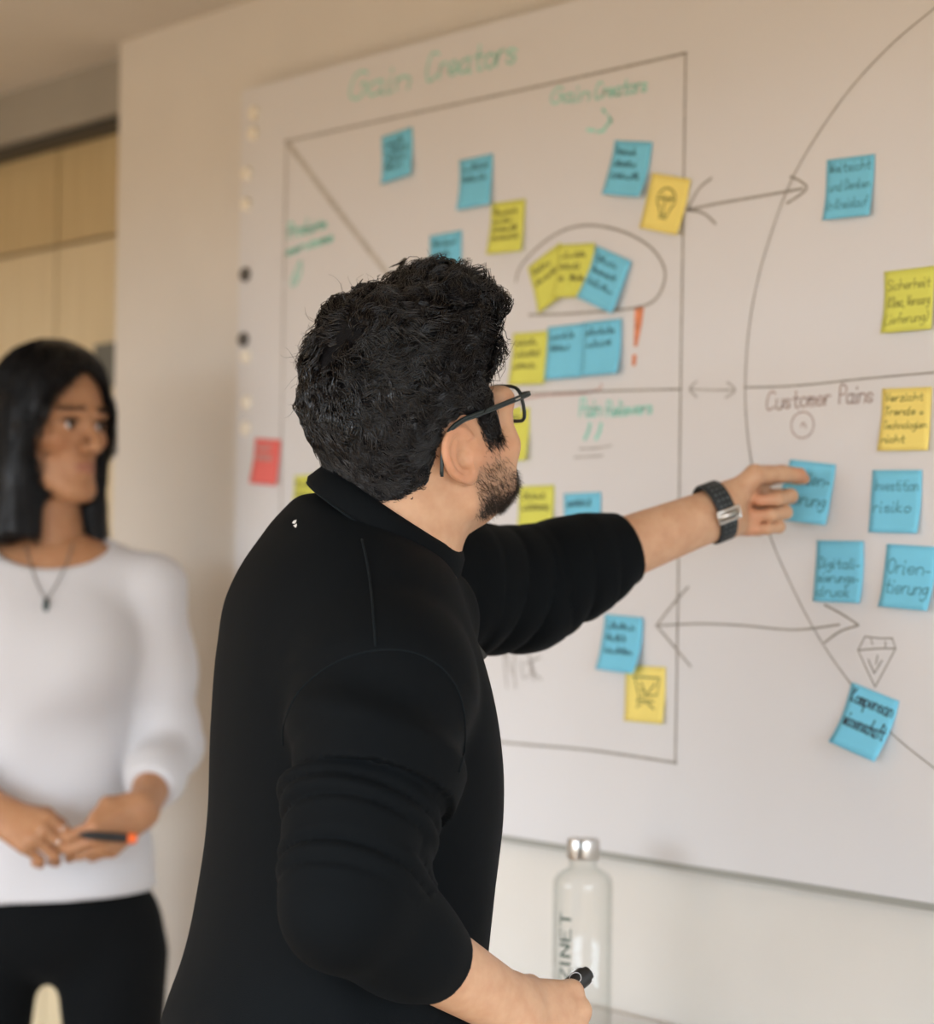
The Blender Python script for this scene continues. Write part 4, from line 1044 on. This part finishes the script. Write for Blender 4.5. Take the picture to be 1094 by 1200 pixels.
# ---- spectacles (head coordinates)
gl = empty('spectacles', tuple(MH.w((0, .11, .02)))); tag(gl, 'dark rectangular spectacles worn by the bearded man', 'glasses')
def rim(sx):
    cx = sx*.0345; pts = []
    for i in range(40):
        a = 2*math.pi*i/40; c_, s_ = math.cos(a), math.sin(a); e = 2/4.2
        x = cx+.0275*abs(c_)**e*math.copysign(1, c_); z = .013+.0185*abs(s_)**e*math.copysign(1, s_)
        x -= sx*.0025*(z < .013)*((.013-z)/.0185)
        pts.append((x, .121-.012*(abs(x)/.065)**2, z))
    return pts
for sx in (-1, 1):
    pts = rim(sx)
    MB().tube([MH.w(q) for q in pts], .0019, 8, closed=True).build('rim', M['frame_dk'], gl, True)
    N = len(pts); c = np.mean(pts, 0)
    V = [MH.w(q) for q in pts]+[MH.w(np.array(q)+V3(0, -.0012, 0)) for q in pts]
    mesh_obj('lens', V, [tuple(range(N)), tuple(range(2*N-1, N-1, -1))]+[(i, N+i, N+(i+1) % N, (i+1) % N) for i in range(N)], M['lens'], gl, False)
    tp = [(sx*.0615, .1125, .022), (sx*.0735, .110, .0235), (sx*.0785, .098, .0245), (sx*.0815, .06, .026), (sx*.0825, .02, .0275), (sx*.0815, .000, .0275), (sx*.0785, -.018, .021), (sx*.0765, -.030, .004), (sx*.0745, -.036, -.016)]
    tpl = smooth_path(tp, 4)
    t_ = MB(); t_.tube([MH.w(q) for q in tpl], .0017, 8); t_.tube([MH.w(q+V3(0, 0, .0022)) for q in tpl], .0016, 8)
    tpo = t_.build('temple', M['frame_dk'], gl, True)
    MB().tube([MH.w((sx*.0807, .088, .0262)), MH.w((sx*.0817, .080, .0264))], .0009, 6).build('hinge_mark', M['steel'], tpo)
MB().tube([MH.w(q) for q in smooth_path([(-.0085, .1205, .018), (0, .1215, .021), (.0085, .1205, .018)], 5)], .0018, 8).build('bridge', M['frame_dk'], gl, True)

# ---- wristwatch on the left wrist
wc = LW-lf*.010+ (LW-LE)/np.linalg.norm(LW-LE)*-.004; wa = nrm(LW-LE)
wu = nrm(ltm-wa*np.dot(ltm, wa)); wn = nrm(np.cross(wu, wa)); wn = wn if np.dot(wn, FW) > 0 else -wn
watch = empty('wristwatch', tuple(wc)); tag(watch, 'black perforated strap wristwatch with steel buckle on the outstretched wrist', 'watch')
def ringpt(a, h, r=0):
    return wc+wa*h+wu*math.cos(a)*(.0325+r)+wn*math.sin(a)*(.0265+r)
N = 56; prof = [(-.0115, 0), (-.0115, .0022), (-.010, .0034), (.010, .0034), (.0115, .0022), (.0115, 0)]; V = []; F = []
for i in range(N):
    for h_, r_ in prof: V.append(ringpt(2*math.pi*i/N, h_, r_))
for i in range(N):
    for k in range(6): F.append((i*6+k, i*6+(k+1) % 6, ((i+1) % N)*6+(k+1) % 6, ((i+1) % N)*6+k))
strap = mesh_obj('strap', V, F, M['strap'], watch)
for i in range(N):
    a = 2*math.pi*(i+.5)/N
    if math.sin(a) > -.2 or i % 2: continue
    for h_ in (-.0055, .0005, .0062):
        c = ringpt(a, h_, .0034); o_n = nrm(wu*math.cos(a)+wn*math.sin(a))
        MB().lathe([(.0014, 0), (.0011, .0004)], c, 8, o_n).build('strap_hole', M['strap_hole'], strap)
a0 = math.radians(-92); bx = []
for da, h_ in ((-.17, -.0145), (.17, -.0145), (.17, .0145), (-.17, .0145)): bx.append(ringpt(a0+da, h_, .0052))
buckle = MB().tube([q for i in range(4) for q in (bx[i], (bx[i]+bx[(i+1) % 4])/2)], .0019, 8, closed=True)
buckle.add([ringpt(a0+da, h_, rr_) for rr_ in (.0038, .0058) for da, h_ in ((-.1, -.0125), (.1, -.0125), (.1, .0125), (-.1, .0125))], [(0, 1, 2, 3), (7, 6, 5, 4), (0, 4, 5, 1), (1, 5, 6, 2), (2, 6, 7, 3), (3, 7, 4, 0)])
buckle.build('buckle', M['steel'], watch, True)
MB().lathe([(.019, 0), (.021, .001), (.021, .008), (.018, .010)], ringpt(math.radians(90), 0, .001), 28, wn).build('case', M['black_plastic'], watch, True, angle=.6)

# ---- marker in the right hand
mc = P(645, 1176, 2.172); mdir = nrm(P(700, 1125, 2.195)-P(650, 1166, 2.17))
mk = empty('marker_pen', tuple(mc)); tag(mk, 'black whiteboard marker held in the man\'s lowered hand', 'marker')
MB().lathe([(.0085, -.075), (.009, -.07), (.009, .0), (.0098, .001), (.0098, .044), (.0092, .047), (.0075, .0475), (.0072, .051), (.0066, .052)], mc, 24, mdir).build('barrel', M['black_plastic'], mk, True, angle=.5)
tocam = nrm(CAM-mc); sd = nrm(tocam-mdir*np.dot(tocam, mdir)); s2 = np.cross(mdir, sd)
rb_ = MB(); rb_.tube([mc+mdir*(.034+.0055*math.cos(a))+(sd*math.cos(.62*math.sin(a)-.5)+s2*math.sin(.62*math.sin(a)-.5))*.0099 for a in np.linspace(0, 2*math.pi, 25)[:-1]], .0004, 5, closed=True)
rb_.build('ring_print', M['emblem'], mk)
# ------------------------------------------------------------------ the woman
FD = 3.45
wf0 = P(58, 900, FD); wf0[2] = 0
woman = empty('person', tuple(wf0)); tag(woman, 'woman with long black hair in a white top holding a pen by the wall', 'person')
WH = head_frame(P(57, 506, FD), -39, 0, 0)
wneck = P(62, 655, FD+.01)
HW = dict(w=.94, jaw=.74, fem=1.0, ear=.9, neck=[(V3(0, -.022, -.03), WH.l(wneck), .046, .050), (V3(0, -.005, -.05), WH.l(P(62, 650, FD)), .036, .046)])
wsdf = lambda p: head_sdf(p, HW)
whv, whf = isosurf(wsdf, (-.13, -.15, -.21), (.13, .15, .15), .0022)
# arms and hands
WLS, WLE, WLW = P(180, 692, FD), P(198, 872, FD+.02), P(166, 948, 3.27)
WRS, WRE, WRW = P(-62, 692, FD), P(-92, 872, FD), P(2, 955, 3.26)
def basis(f, n): f = nrm(f); n = nrm(np.asarray(n)-f*np.dot(n, f)); t = np.cross(n, f); return f, (t if np.dot(t, UP) > 0 else -t), n
af, at_, an_ = basis(P(106, 992, 3.22)-WLW, -FW*.85-UP*.35)
apt = lambda a, b, c: WLW+a*af+b*at_+c*an_
wl_h = hand_prims(WLW, af, at_, an_, [(30, 42, 22), (34, 44, 24), (38, 46, 26), (42, 48, 28)], [apt(.014, .018, -.014), apt(.040, .034, -.012), apt(.066, .030, -.006), apt(.086, .022, -.004)], .92, .01)
bf, bt_, bn_ = basis(P(70, 988, 3.20)-WRW, -FW*.8+UP*.5)
bpt = lambda a, b, c: WRW+a*bf+b*bt_+c*bn_
wr_h = hand_prims(WRW, bf, bt_, bn_, [(30, 38, 18), (46, 55, 30), (52, 60, 34), (56, 62, 34)], [bpt(.014, .020, -.012), bpt(.050, .036, -.020), bpt(.080, .032, -.022), bpt(.104, .024, -.020)], .92, .0)
wla = [(WLE, WLW+at_*.005, .036, .0185), (WLE, WLW-at_*.007, .036, .0185)]; wra = [(WRE, WRW+bt_*.006, .036, .0195), (WRE, WRW-bt_*.008, .036, .0195)]
b0, b1 = bounds(allprims(wl_h, wla)); w1v, w1f = isosurf(lambda p: hand_sdf(p, wl_h, wla, .008), b0, b1, .0022)
b0, b1 = bounds(allprims(wr_h, wra)); w2v, w2f = isosurf(lambda p: hand_sdf(p, wr_h, wra, .008), b0, b1, .0022)
wtr = [(wneck, P(58, 900, FD), .05, .08), (P(58, 900, FD), P(58, 1060, FD), .08, .09), (wneck, WLS, .034, .032), (wneck, WRS, .034, .032), (WLS, WLE, .040, .034), (WRS, WRE, .040, .034), (P(22, 680, FD-.005), P(98, 680, FD-.005), .060, .060)]
def wtr_fn(p):
    d = None
    for a, b, ra, rb in wtr: x = cap(p, a, b, ra, rb); d = x if d is None else smin(d, x, .035)
    return d
b0, b1 = bounds(wtr); w3v, w3f = isosurf(wtr_fn, b0, b1, .006)
V, F = joined([(WH.w(whv), whf), (w1v, w1f), (w2v, w2f), (w3v, w3f)])
body_w = big_mesh('body', V, F, M['skin_f'], woman)
x, y, z = np.abs(whv[:, 0]), whv[:, 1], whv[:, 2]; nv = len(body_w.data.vertices)
lm = np.zeros(nv); lm[:len(whv)] = np.clip(1.5*np.exp(-((x/.019)**4+((z+.057)/.0075)**4))*(y > .075), 0, 1); attr(body_w, 'lips', lm)
fl = np.zeros(nv); fl[:len(whv)] = .30*np.exp(-(((x-.045)/.02)**2+((z+.025)/.02)**2))*(y > .04)
fl[len(whv):len(whv)+len(w1v)] = tipflush(w1v, wl_h)*.8; fl[len(whv)+len(w1v):len(whv)+len(w1v)+len(w2v)] = tipflush(w2v, wr_h)*.8
attr(body_w, 'flush', fl); attr(body_w, 'beard', np.zeros(nv))
gaze = nrm(WH.R[1]+.40*facing(0))
for s in (-1, 1):
    c = WH.w((s*.032*.95, .0765, .0068))
    MB().lathe([(.0118*math.sin(a), -.0118*math.cos(a)) for a in np.linspace(.05, 3.09, 14)], c, 20, gaze).build('eye', M['eye_white'], woman, True)
    MB().lathe([(.0072, .0098), (.005, .0111), (.001, .0122)], c, 16, gaze).build('iris', M['iris'], woman, True)
def whairs(mask, n, ln, rad, seed, down, spread=.2, out=.35):
    r = np.random.RandomState(seed); w_ = np.clip(mask, 0, 1); pk = r.choice(len(whv), n, p=w_/w_.sum())
    nn = grad(wsdf, whv[pk].astype(np.float32)); return strands(whv[pk], nn*out+np.asarray(down)+r.normal(size=(n, 3))*spread, ln*r.uniform(.5, 1.3, n), np.full(n, rad), np.full(n, .0004), 3.0, r, 3)
brow = np.exp(-(((z-.031+.12*np.clip(x-.035, 0, 1))/.0020)**2))*(x > .012)*(x < .050)*(y > .05)
sv, sq = whairs(brow, 700, .006, .00022, 5, (0, 0, .15)); o = big_mesh('eyebrows', WH.w(sv), sq, M['hair_f'], woman); o['kind'] = 'stuff'
lash = np.exp(-(((z-.0125)/.0016)**2+((x-.0305)/.011)**4))*(y > .075)
sv, sq = whairs(lash, 300, .008, .0003, 6, (0, .6, .2)); o = big_mesh('eyelashes', WH.w(sv), sq, M['hair_f'], woman); o['kind'] = 'stuff'
# hair: a volume from the parting down to the shoulders with straight strands on it
def whl(p):
    zh = np.interp(np.abs(p[:, 0]-.004), [0, .027, .048, .063, .073, .088], [.094, .080, .058, .025, -.03, -.12]); wy = np.clip((p[:, 1]-.015)/.03, 0, 1)
    return -.3*(1-wy)+zh*wy
def whair_fn(p):
    d = head_sdf(p, dict(w=.95, jaw=.88, fem=1.0, noear=True))
    top = smax(d-.011-.004*np.clip((p[:, 2]-.05)/.05, 0, 1), whl(p)-p[:, 2], .012)
    t = np.clip((.06-p[:, 2])/.22, 0, 1)
    ax, ay = .083+.026*t, .086+.004*t
    cyl = (np.sqrt((p[:, 0]/ax)**2+((p[:, 1]+.012)/ay)**2)-1)*.08
    yf = np.where(p[:, 0] < 0, .074-.018*t, .018+.022*t)
    cyl = smax(cyl, p[:, 1]-yf, .012)
    endz = -.170-.012*(p[:, 0] < 0)+.016*waves(p*V3(1, 1, 0).astype(np.float32), 3, 90)
    cyl = smax(smax(cyl, p[:, 2]-.05, .03), endz-p[:, 2], .012)
    cyl = smax(cyl, -np.maximum(np.abs(p[:, 0])-.045, np.maximum(p[:, 2]+.03, -.03-p[:, 1])), .01)
    return smin(top, cyl, .02)+.0016*waves(p*np.array([1, 1, .08], np.float32), 8, 330)+.002*waves(p*np.array([1, 1, .1], np.float32), 9, 120)
wcv, wcf = isosurf(whair_fn, (-.14, -.14, -.22), (.14, .13, .17), .003)
hair_w = big_mesh('hair', WH.w(wcv), wcf, M['hair_f'], woman); tag(hair_w, 'long straight black hair')
r = np.random.RandomState(8); wcn = grad(whair_fn, wcv.astype(np.float32), .004)
ok = np.where((wcv[:, 2] > -.10) & ((wcn*wcv).sum(1) > 0))[0]; K = 5200; pk = r.choice(ok, K); pos = wcv[pk]-wcn[pk]*.0015
L = np.minimum(r.uniform(.05, .12, K), wcv[pk][:, 2]+.19); pts = [pos]
for k in range(1, 9):
    g = grad(whair_fn, pos.astype(np.float32), .005)
    rel = np.stack([pos[:, 0]*1.5, (pos[:, 1]-.03)*.8, np.zeros(K)], 1); d = V3(0, 0, -.7)+rel*np.clip((pos[:, 2:3]-.03)/.07, 0, 1)*14
    d = d-g*(d*g).sum(1, keepdims=True)+r.normal(size=(K, 3))*.05; d /= np.linalg.norm(d, axis=1, keepdims=True)+1e-6
    pos = pos+d*(L/8)[:, None]; ds = whair_fn(pos.astype(np.float32)); pos = pos-g*(ds-np.clip(ds, -.001, .003))[:, None]; pts.append(pos)
sv, sq = sweep(np.stack(pts, 1), np.full(K, .0006), 3, .4)
o = big_mesh('hair_strands', WH.w(sv), sq, M['hair_f'], hair_w); o['kind'] = 'stuff'

# ---- white top
WA = -82; wef = facing(WA); wes = nrm(np.cross(wef, ZU))
WST = [(612, 62, .055, .050), (640, 62, .105, .062), (662, 61, .150, .075), (700, 60, .158, .098), (760, 60, .146, .118), (860, 58, .134, .104), (950, 58, .148, .108), (1040, 57, .170, .118), (1080, 57, .176, .12)]
zz = np.array([P(a, b, FD)[2] for b, a, _, _ in WST]); od = np.argsort(zz)
tz, txy, tb_, ta_ = densify(zz[od], np.array([P(x_, y_, FD)[:2] for y_, x_, _, _ in WST])[od], np.array([q[2] for q in WST])[od], np.array([q[3] for q in WST])[od])
wsl = [WLS, WLS+(WLE-WLS)*.5, WLE, WLE+(WLW-WLE)*.5, WLE+(WLW-WLE)*.70]; wsr = [.050, .046, .043, .037, .034]
wrl = [WRS, WRS+(WRE-WRS)*.5, WRE, WRE+(WRW-WRE)*.5, WRE+(WRW-WRE)*.70]
def top_fn(p):
    z = p[:, 2]; cx = np.interp(z, tz, txy[:, 0]); cy = np.interp(z, tz, txy[:, 1]); a = np.interp(z, tz, ta_); b = np.interp(z, tz, tb_)
    dx, dy = p[:, 0]-cx, p[:, 1]-cy; u = dx*wef[0]+dy*wef[1]; v = dx*wes[0]+dy*wes[1]
    d = (np.sqrt((u/a)**2+(v/b)**2)-1)*np.minimum(a, b)*.9
    d = smax(d, z-tz[-1], .02)
    for s in (-1, 1): d = smin(d, ell(p, P(60+s*42, 770, FD-.062), (.050, .050, .055)), .08)
    d = d+.0035*np.sin(34*(v+.9*z)+1.5*waves(p, 61, 12))*np.clip((1.30-z)/.15, 0, 1)*.8+.0015*waves(p, 62, 45)
    d = smin(d, cap(p, wneck-ZU*.045, WLS+ZU*.012, .046, .042), .04); d = smin(d, cap(p, wneck-ZU*.045, WRS+ZU*.012, .046, .042), .04)
    for pl, sgn in ((wsl, 1), (wrl, -1)):
        e, s_, ph = arm_field(p, pl, wsr, -FW); LL = float(np.linalg.norm(pl[2]-pl[0]))
        e = e+.0035*crease(s_/.028*1.6+.6*np.sin(ph)+.5*waves(p, 63, 25))*np.exp(-((s_-LL)/(.35*LL))**2)
        cd = nrm(pl[-1]-pl[-2]).astype(np.float32)
        d = smin(d, smax(e, (p-pl[-1].astype(np.float32)) @ cd, .004), .02)
    # boat neckline
    nl = P(58, 596, FD-.06); d = smax(d, -ell(p, nl, (.125, .125, .092)), .004)
    hz = P(58, 1046, FD)[2]-.05*((p-P(58, 1046, FD).astype(np.float32)) @ (-R0).astype(np.float32))
    return smax(d, hz-z, .005)
b0, b1 = bounds([(WLS, WRE, .06, .06), (WRS, WLE, .06, .06), (P(58, 1070, FD), WLW, .2, .2), (WRW, wneck, .05, .05)], .02)
v_, f_ = isosurf(top_fn, b0, b1, .0052)
top_w = big_mesh('knit_top', v_, f_, M['white_top'], woman); tag(top_w, 'white three-quarter sleeve knit top')
# ---- trousers and shoes
whip = P(57, 1075, FD)
def wtrouser_fn(p):
    d = ell(p, whip, (.165, .165, .10), np.stack([wes, wef, ZU])*1.0)
    q = (p-whip.astype(np.float32)); v = q @ wes.astype(np.float32); u = q @ wef.astype(np.float32)
    d = ell(np.stack([v, u, q[:, 2]], 1), (0, 0, 0), (.172, .112, .10))
    for s in (-1, 1):
        hj = whip+wes*s*.098-ZU*.06; kn = whip+wes*s*.108+wef*.01; kn[2] = .46; a_ = whip+wes*s*.10; a_[2] = .08
        d = smin(d, cap(p, hj, kn, .088, .062), .025); d = smin(d, cap(p, kn, a_, .062, .045), .02)
    return smax(smax(d, .05-p[:, 2], .004), p[:, 2]-P(57, 1020, FD)[2], .01)
b0 = whip-.25; b1 = whip+.25; b0[2] = .03
v_, f_ = isosurf(wtrouser_fn, b0, b1, .008); big_mesh('trousers', v_, f_, M['trousers'], woman)
for s in (-1, 1):
    a_ = whip+wes*s*.10; a_[2] = 0
    def wshoe(p, a_=a_):
        d = cap(p, a_-wef*.03+ZU*.04, a_+wef*.13+ZU*.03, .036, .031); d = smin(d, cap(p, a_+ZU*.05, a_+ZU*.09, .038, .038), .03)
        return smax(d, .001-p[:, 2], .003)
    v_, f_ = isosurf(wshoe, a_-V3(.22, .22, .01), a_+V3(.22, .22, .15), .006); big_mesh('shoe', v_, f_, M['shoe'], woman)
# ---- necklace, bracelet, rings and pen
wall_fn = lambda p: np.minimum(top_fn(p), np.minimum(wtr_fn(p), wsdf(WH.l(p).astype(np.float32))))
M['cord'] = mat('grey_cord', (.16, .15, .14), .6); M['stone'] = mat('dark_green_stone', (.01, .03, .028), .25)
M['silver'] = mat('silver', (.75, .72, .68), .25, .5, 1.0)
nk = empty('necklace', tuple(P(54, 700, FD-.12))); tag(nk, 'thin cord necklace with a dark pendant on the white top', 'necklace')
pend = None
for pl in ([(30, 640), (36, 662), (44, 685), (54, 704)], [(86, 636), (78, 660), (66, 685), (54, 704)]):
    q = [hit(wall_fn, *p_, 2.8, 3.9) for p_ in smooth_path(pl, 5)]; q = [a-nrm(a-CAM)*.002 for a in q if a is not None]
    if len(q) > 1: MB().tube(q, .0010, 6).build('cord', M['cord'], nk, True); pend = q[-1]
if pend is not None:
    MB().lathe([(.0015, .004), (.0042, .0), (.0050, -.008), (.0048, -.018), (.0030, -.025), (.0005, -.028)], pend-nrm(pend-CAM)*.003, 16).build('pendant', M['stone'], nk, True)
bc = WLW-nrm(WLW-WLE)*.008; ba = nrm(WLW-WLE); bu = nrm(at_-ba*np.dot(at_, ba)); bv = np.cross(ba, bu)
br = MB().tube([bc+bu*.0265*math.cos(a)+bv*.0215*math.sin(a)+ba*.003*math.sin(a) for a in np.linspace(0, 2*math.pi, 33)[:-1]], .0013, 6, closed=True).build('bracelet', mat('dark_bracelet', (.05, .045, .045), .5), None, True)
tag(br, 'thin dark bracelet on the woman\'s wrist', 'bracelet')
for seg, nm in ((wr_h[1][0][0], 0), (wr_h[1][1][0], 1)):
    a_, b_, ra_, rb_2 = seg; d = nrm(b_-a_); u = nrm(np.cross(d, UP)); v = np.cross(d, u); c = a_+(b_-a_)*.62; rr = ra_+(rb_2-ra_)*.62+.0007
    o = MB().tube([c+u*rr*math.cos(q)+v*rr*math.sin(q) for q in np.linspace(0, 2*math.pi, 25)[:-1]], .0012, 6, closed=True).build('finger_ring', M['silver'], None, True)
    tag(o, ('slim silver ring on the woman\'s index finger', 'slim silver ring on the woman\'s middle finger')[nm], 'ring')
M['orange'] = mat('orange_plastic', (.9, .16, .03), .4)
pa, pb = P(92, 978, 3.20), P(160, 983, 3.225); pd = nrm(pb-pa)
wp = empty('pen', tuple(pa)); tag(wp, 'black pen with an orange end in the woman\'s hands', 'pen')
LPn = float(np.linalg.norm(pb-pa))
MB().lathe([(.002, 0), (.0062, .012), (.0068, .03), (.0068, LPn-.012)], pa, 18, pd).build('barrel', M['black_plastic'], wp, True, angle=.6)
MB().lathe([(.0072, LPn-.014), (.0075, LPn-.012), (.0075, LPn-.002), (.006, LPn)], pa, 18, pd).build('end_cap', M['orange'], wp, True, angle=.6)
# ------------------------------------------------------------------ glass bottle on the table
BD = 2.76
bc_ = P(682, 1100, BD); bx, by = float(bc_[0]), float(bc_[1]); cap_top = float(P(681, 983, BD)[2]); pxm = BD/FPX
z_of = lambda y: float(P(681, y, BD)[2])
bot = empty('bottle', (bx, by, TZ)); tag(bot, 'clear glass water bottle with steel cap and vertical lettering on the table', 'bottle')
glass = bpy.data.materials.new('clear_glass'); glass.use_nodes = True; g_ = glass.node_tree.nodes['Principled BSDF']
_n = glass.node_tree; _out = _n.nodes['Material Output']; _n.nodes.remove(g_)
_tr = _n.nodes.new('ShaderNodeBsdfTransparent'); _gl = _n.nodes.new('ShaderNodeBsdfGlossy'); _gl.inputs['Roughness'].default_value = .02; _mx = _n.nodes.new('ShaderNodeMixShader'); _fr = _n.nodes.new('ShaderNodeFresnel'); _fr.inputs[0].default_value = 1.45
_lw = _n.nodes.new('ShaderNodeLayerWeight'); _lw.inputs[0].default_value = .25; _tm = _n.nodes.new('ShaderNodeMix'); _tm.data_type = 'RGBA'; _tm.inputs[6].default_value = (.992, .994, .992, 1); _tm.inputs[7].default_value = (.83, .845, .83, 1)
_n.links.new(_lw.outputs['Facing'], _tm.inputs[0]); _n.links.new(_tm.outputs[2], _tr.inputs[0]); _ge = _n.nodes.new('ShaderNodeNewGeometry'); _m1 = _n.nodes.new('ShaderNodeMath'); _m1.operation = 'SUBTRACT'; _m1.inputs[0].default_value = 1; _m2 = _n.nodes.new('ShaderNodeMath'); _m2.operation = 'MULTIPLY'
_n.links.new(_ge.outputs['Backfacing'], _m1.inputs[1]); _n.links.new(_m1.outputs[0], _m2.inputs[0]); _n.links.new(_fr.outputs[0], _m2.inputs[1]); _n.links.new(_m2.outputs[0], _mx.inputs[0]); _n.links.new(_tr.outputs[0], _mx.inputs[1]); _n.links.new(_gl.outputs[0], _mx.inputs[2]); _n.links.new(_mx.outputs[0], _out.inputs[0])
R1 = 35.5*pxm; RN = 17*pxm
zn, zs1, zs2 = z_of(1006), z_of(1018), z_of(1036)
outer = [(R1*.86, TZ+.0005), (R1*.96, TZ+.003), (R1, TZ+.010), (R1, zs2), (R1*.975, zs2+(zs1-zs2)*.3), (R1*.88, zs2+(zs1-zs2)*.62), (R1*.70, zs2+(zs1-zs2)*.86), (RN*1.12, zs1+.0005), (RN, zs1+.003), (RN, zn+.004)]
tk = .0028
inner = [(RN-tk, zn+.004), (RN-tk, zs1+.002), (R1*.68-tk*.6, zs2+(zs1-zs2)*.82), (R1*.86-tk, zs2+(zs1-zs2)*.58), (R1*.965-tk, zs2+(zs1-zs2)*.26), (R1-tk, zs2-.002), (R1-tk, TZ+.014), (R1*.8, TZ+.009), (.001, TZ+.008)]
MB().lathe([(r_, z_-TZ) for r_, z_ in outer+inner], (bx, by, TZ), 56).build('glass_body', glass, bot, True)
RC = 19.5*pxm
cp = MB().lathe([(RC*.97, zn-.0005-TZ), (RC, zn+.001-TZ), (RC, cap_top-.002-TZ), (RC*.96, cap_top-TZ), (RC*.3, cap_top-TZ+.0003)], (bx, by, TZ), 48).build('screw_cap', M['steel'], bot, True, angle=.6)
# lettering that runs up the glass
M['print_green'] = mat('dark_green_print', (.008, .05, .03), .5)
def glass_text(txt, size, a_px, y0, name, wd, gap, kx=1.0):
    """letters rotated to read upwards; a_px: pixel column of the baseline"""
    rv_ = nrm(np.array([R0[0], R0[1], 0])); fv = nrm(np.array([-F0[0], -F0[1], 0]))
    adv = 0
    for ch in txt:
        x0_ = 1 if ch == 'I' else 0
        rb = Ribbon(); zb_ = z_of(y0)+(adv-x0_)*size/8*kx; adv += (1 if ch == 'I' else 4)+gap
        for pl in GL[ch].split('/'):
            pts = [np.array([int(q[0], 16), int(q[1], 16)-3], float) for q in pl.split()]
            dense = []
            for i in range(len(pts)-1): dense += [pts[i]+(pts[i+1]-pts[i])*k/5 for k in range(5)]
            dense.append(pts[-1])
            def m3(q):
                ang = math.asin(max(-1, min(1, (a_px-682)*pxm/R1)))-q[1]*size/8/R1
                v = rv_*math.sin(ang)+fv*math.cos(ang); rr = R1+.0003
                return (bx+v[0]*rr, by+v[1]*rr, zb_+q[0]*size/8*kx)
            rb.stroke(dense, wd, m3)
        rb.build(name, M['print_green'], bot)
glass_text('UZINET', 14.0*pxm, 666.5, 1161, 'lettering', 1.0, 1.8, 1.8)
for k, y_ in enumerate((1128, 1132)):
    rv_ = nrm(np.array([R0[0], R0[1], 0])); fv = nrm(np.array([-F0[0], -F0[1], 0])); V = []
    for xx_ in range(671, 683 if k else 678, 2):
        a = math.asin((xx_-682)*pxm/R1)
        for dz in (-.0006, .0006):
            v = rv_*math.sin(a)+fv*math.cos(a); V.append((bx+v[0]*(R1+.0003), by+v[1]*(R1+.0003), z_of(y_)+dz))
    mesh_obj('small_print', V, [(2*i, 2*i+1, 2*i+3, 2*i+2) for i in range(len(V)//2-1)], M['print_green'], bot, False)
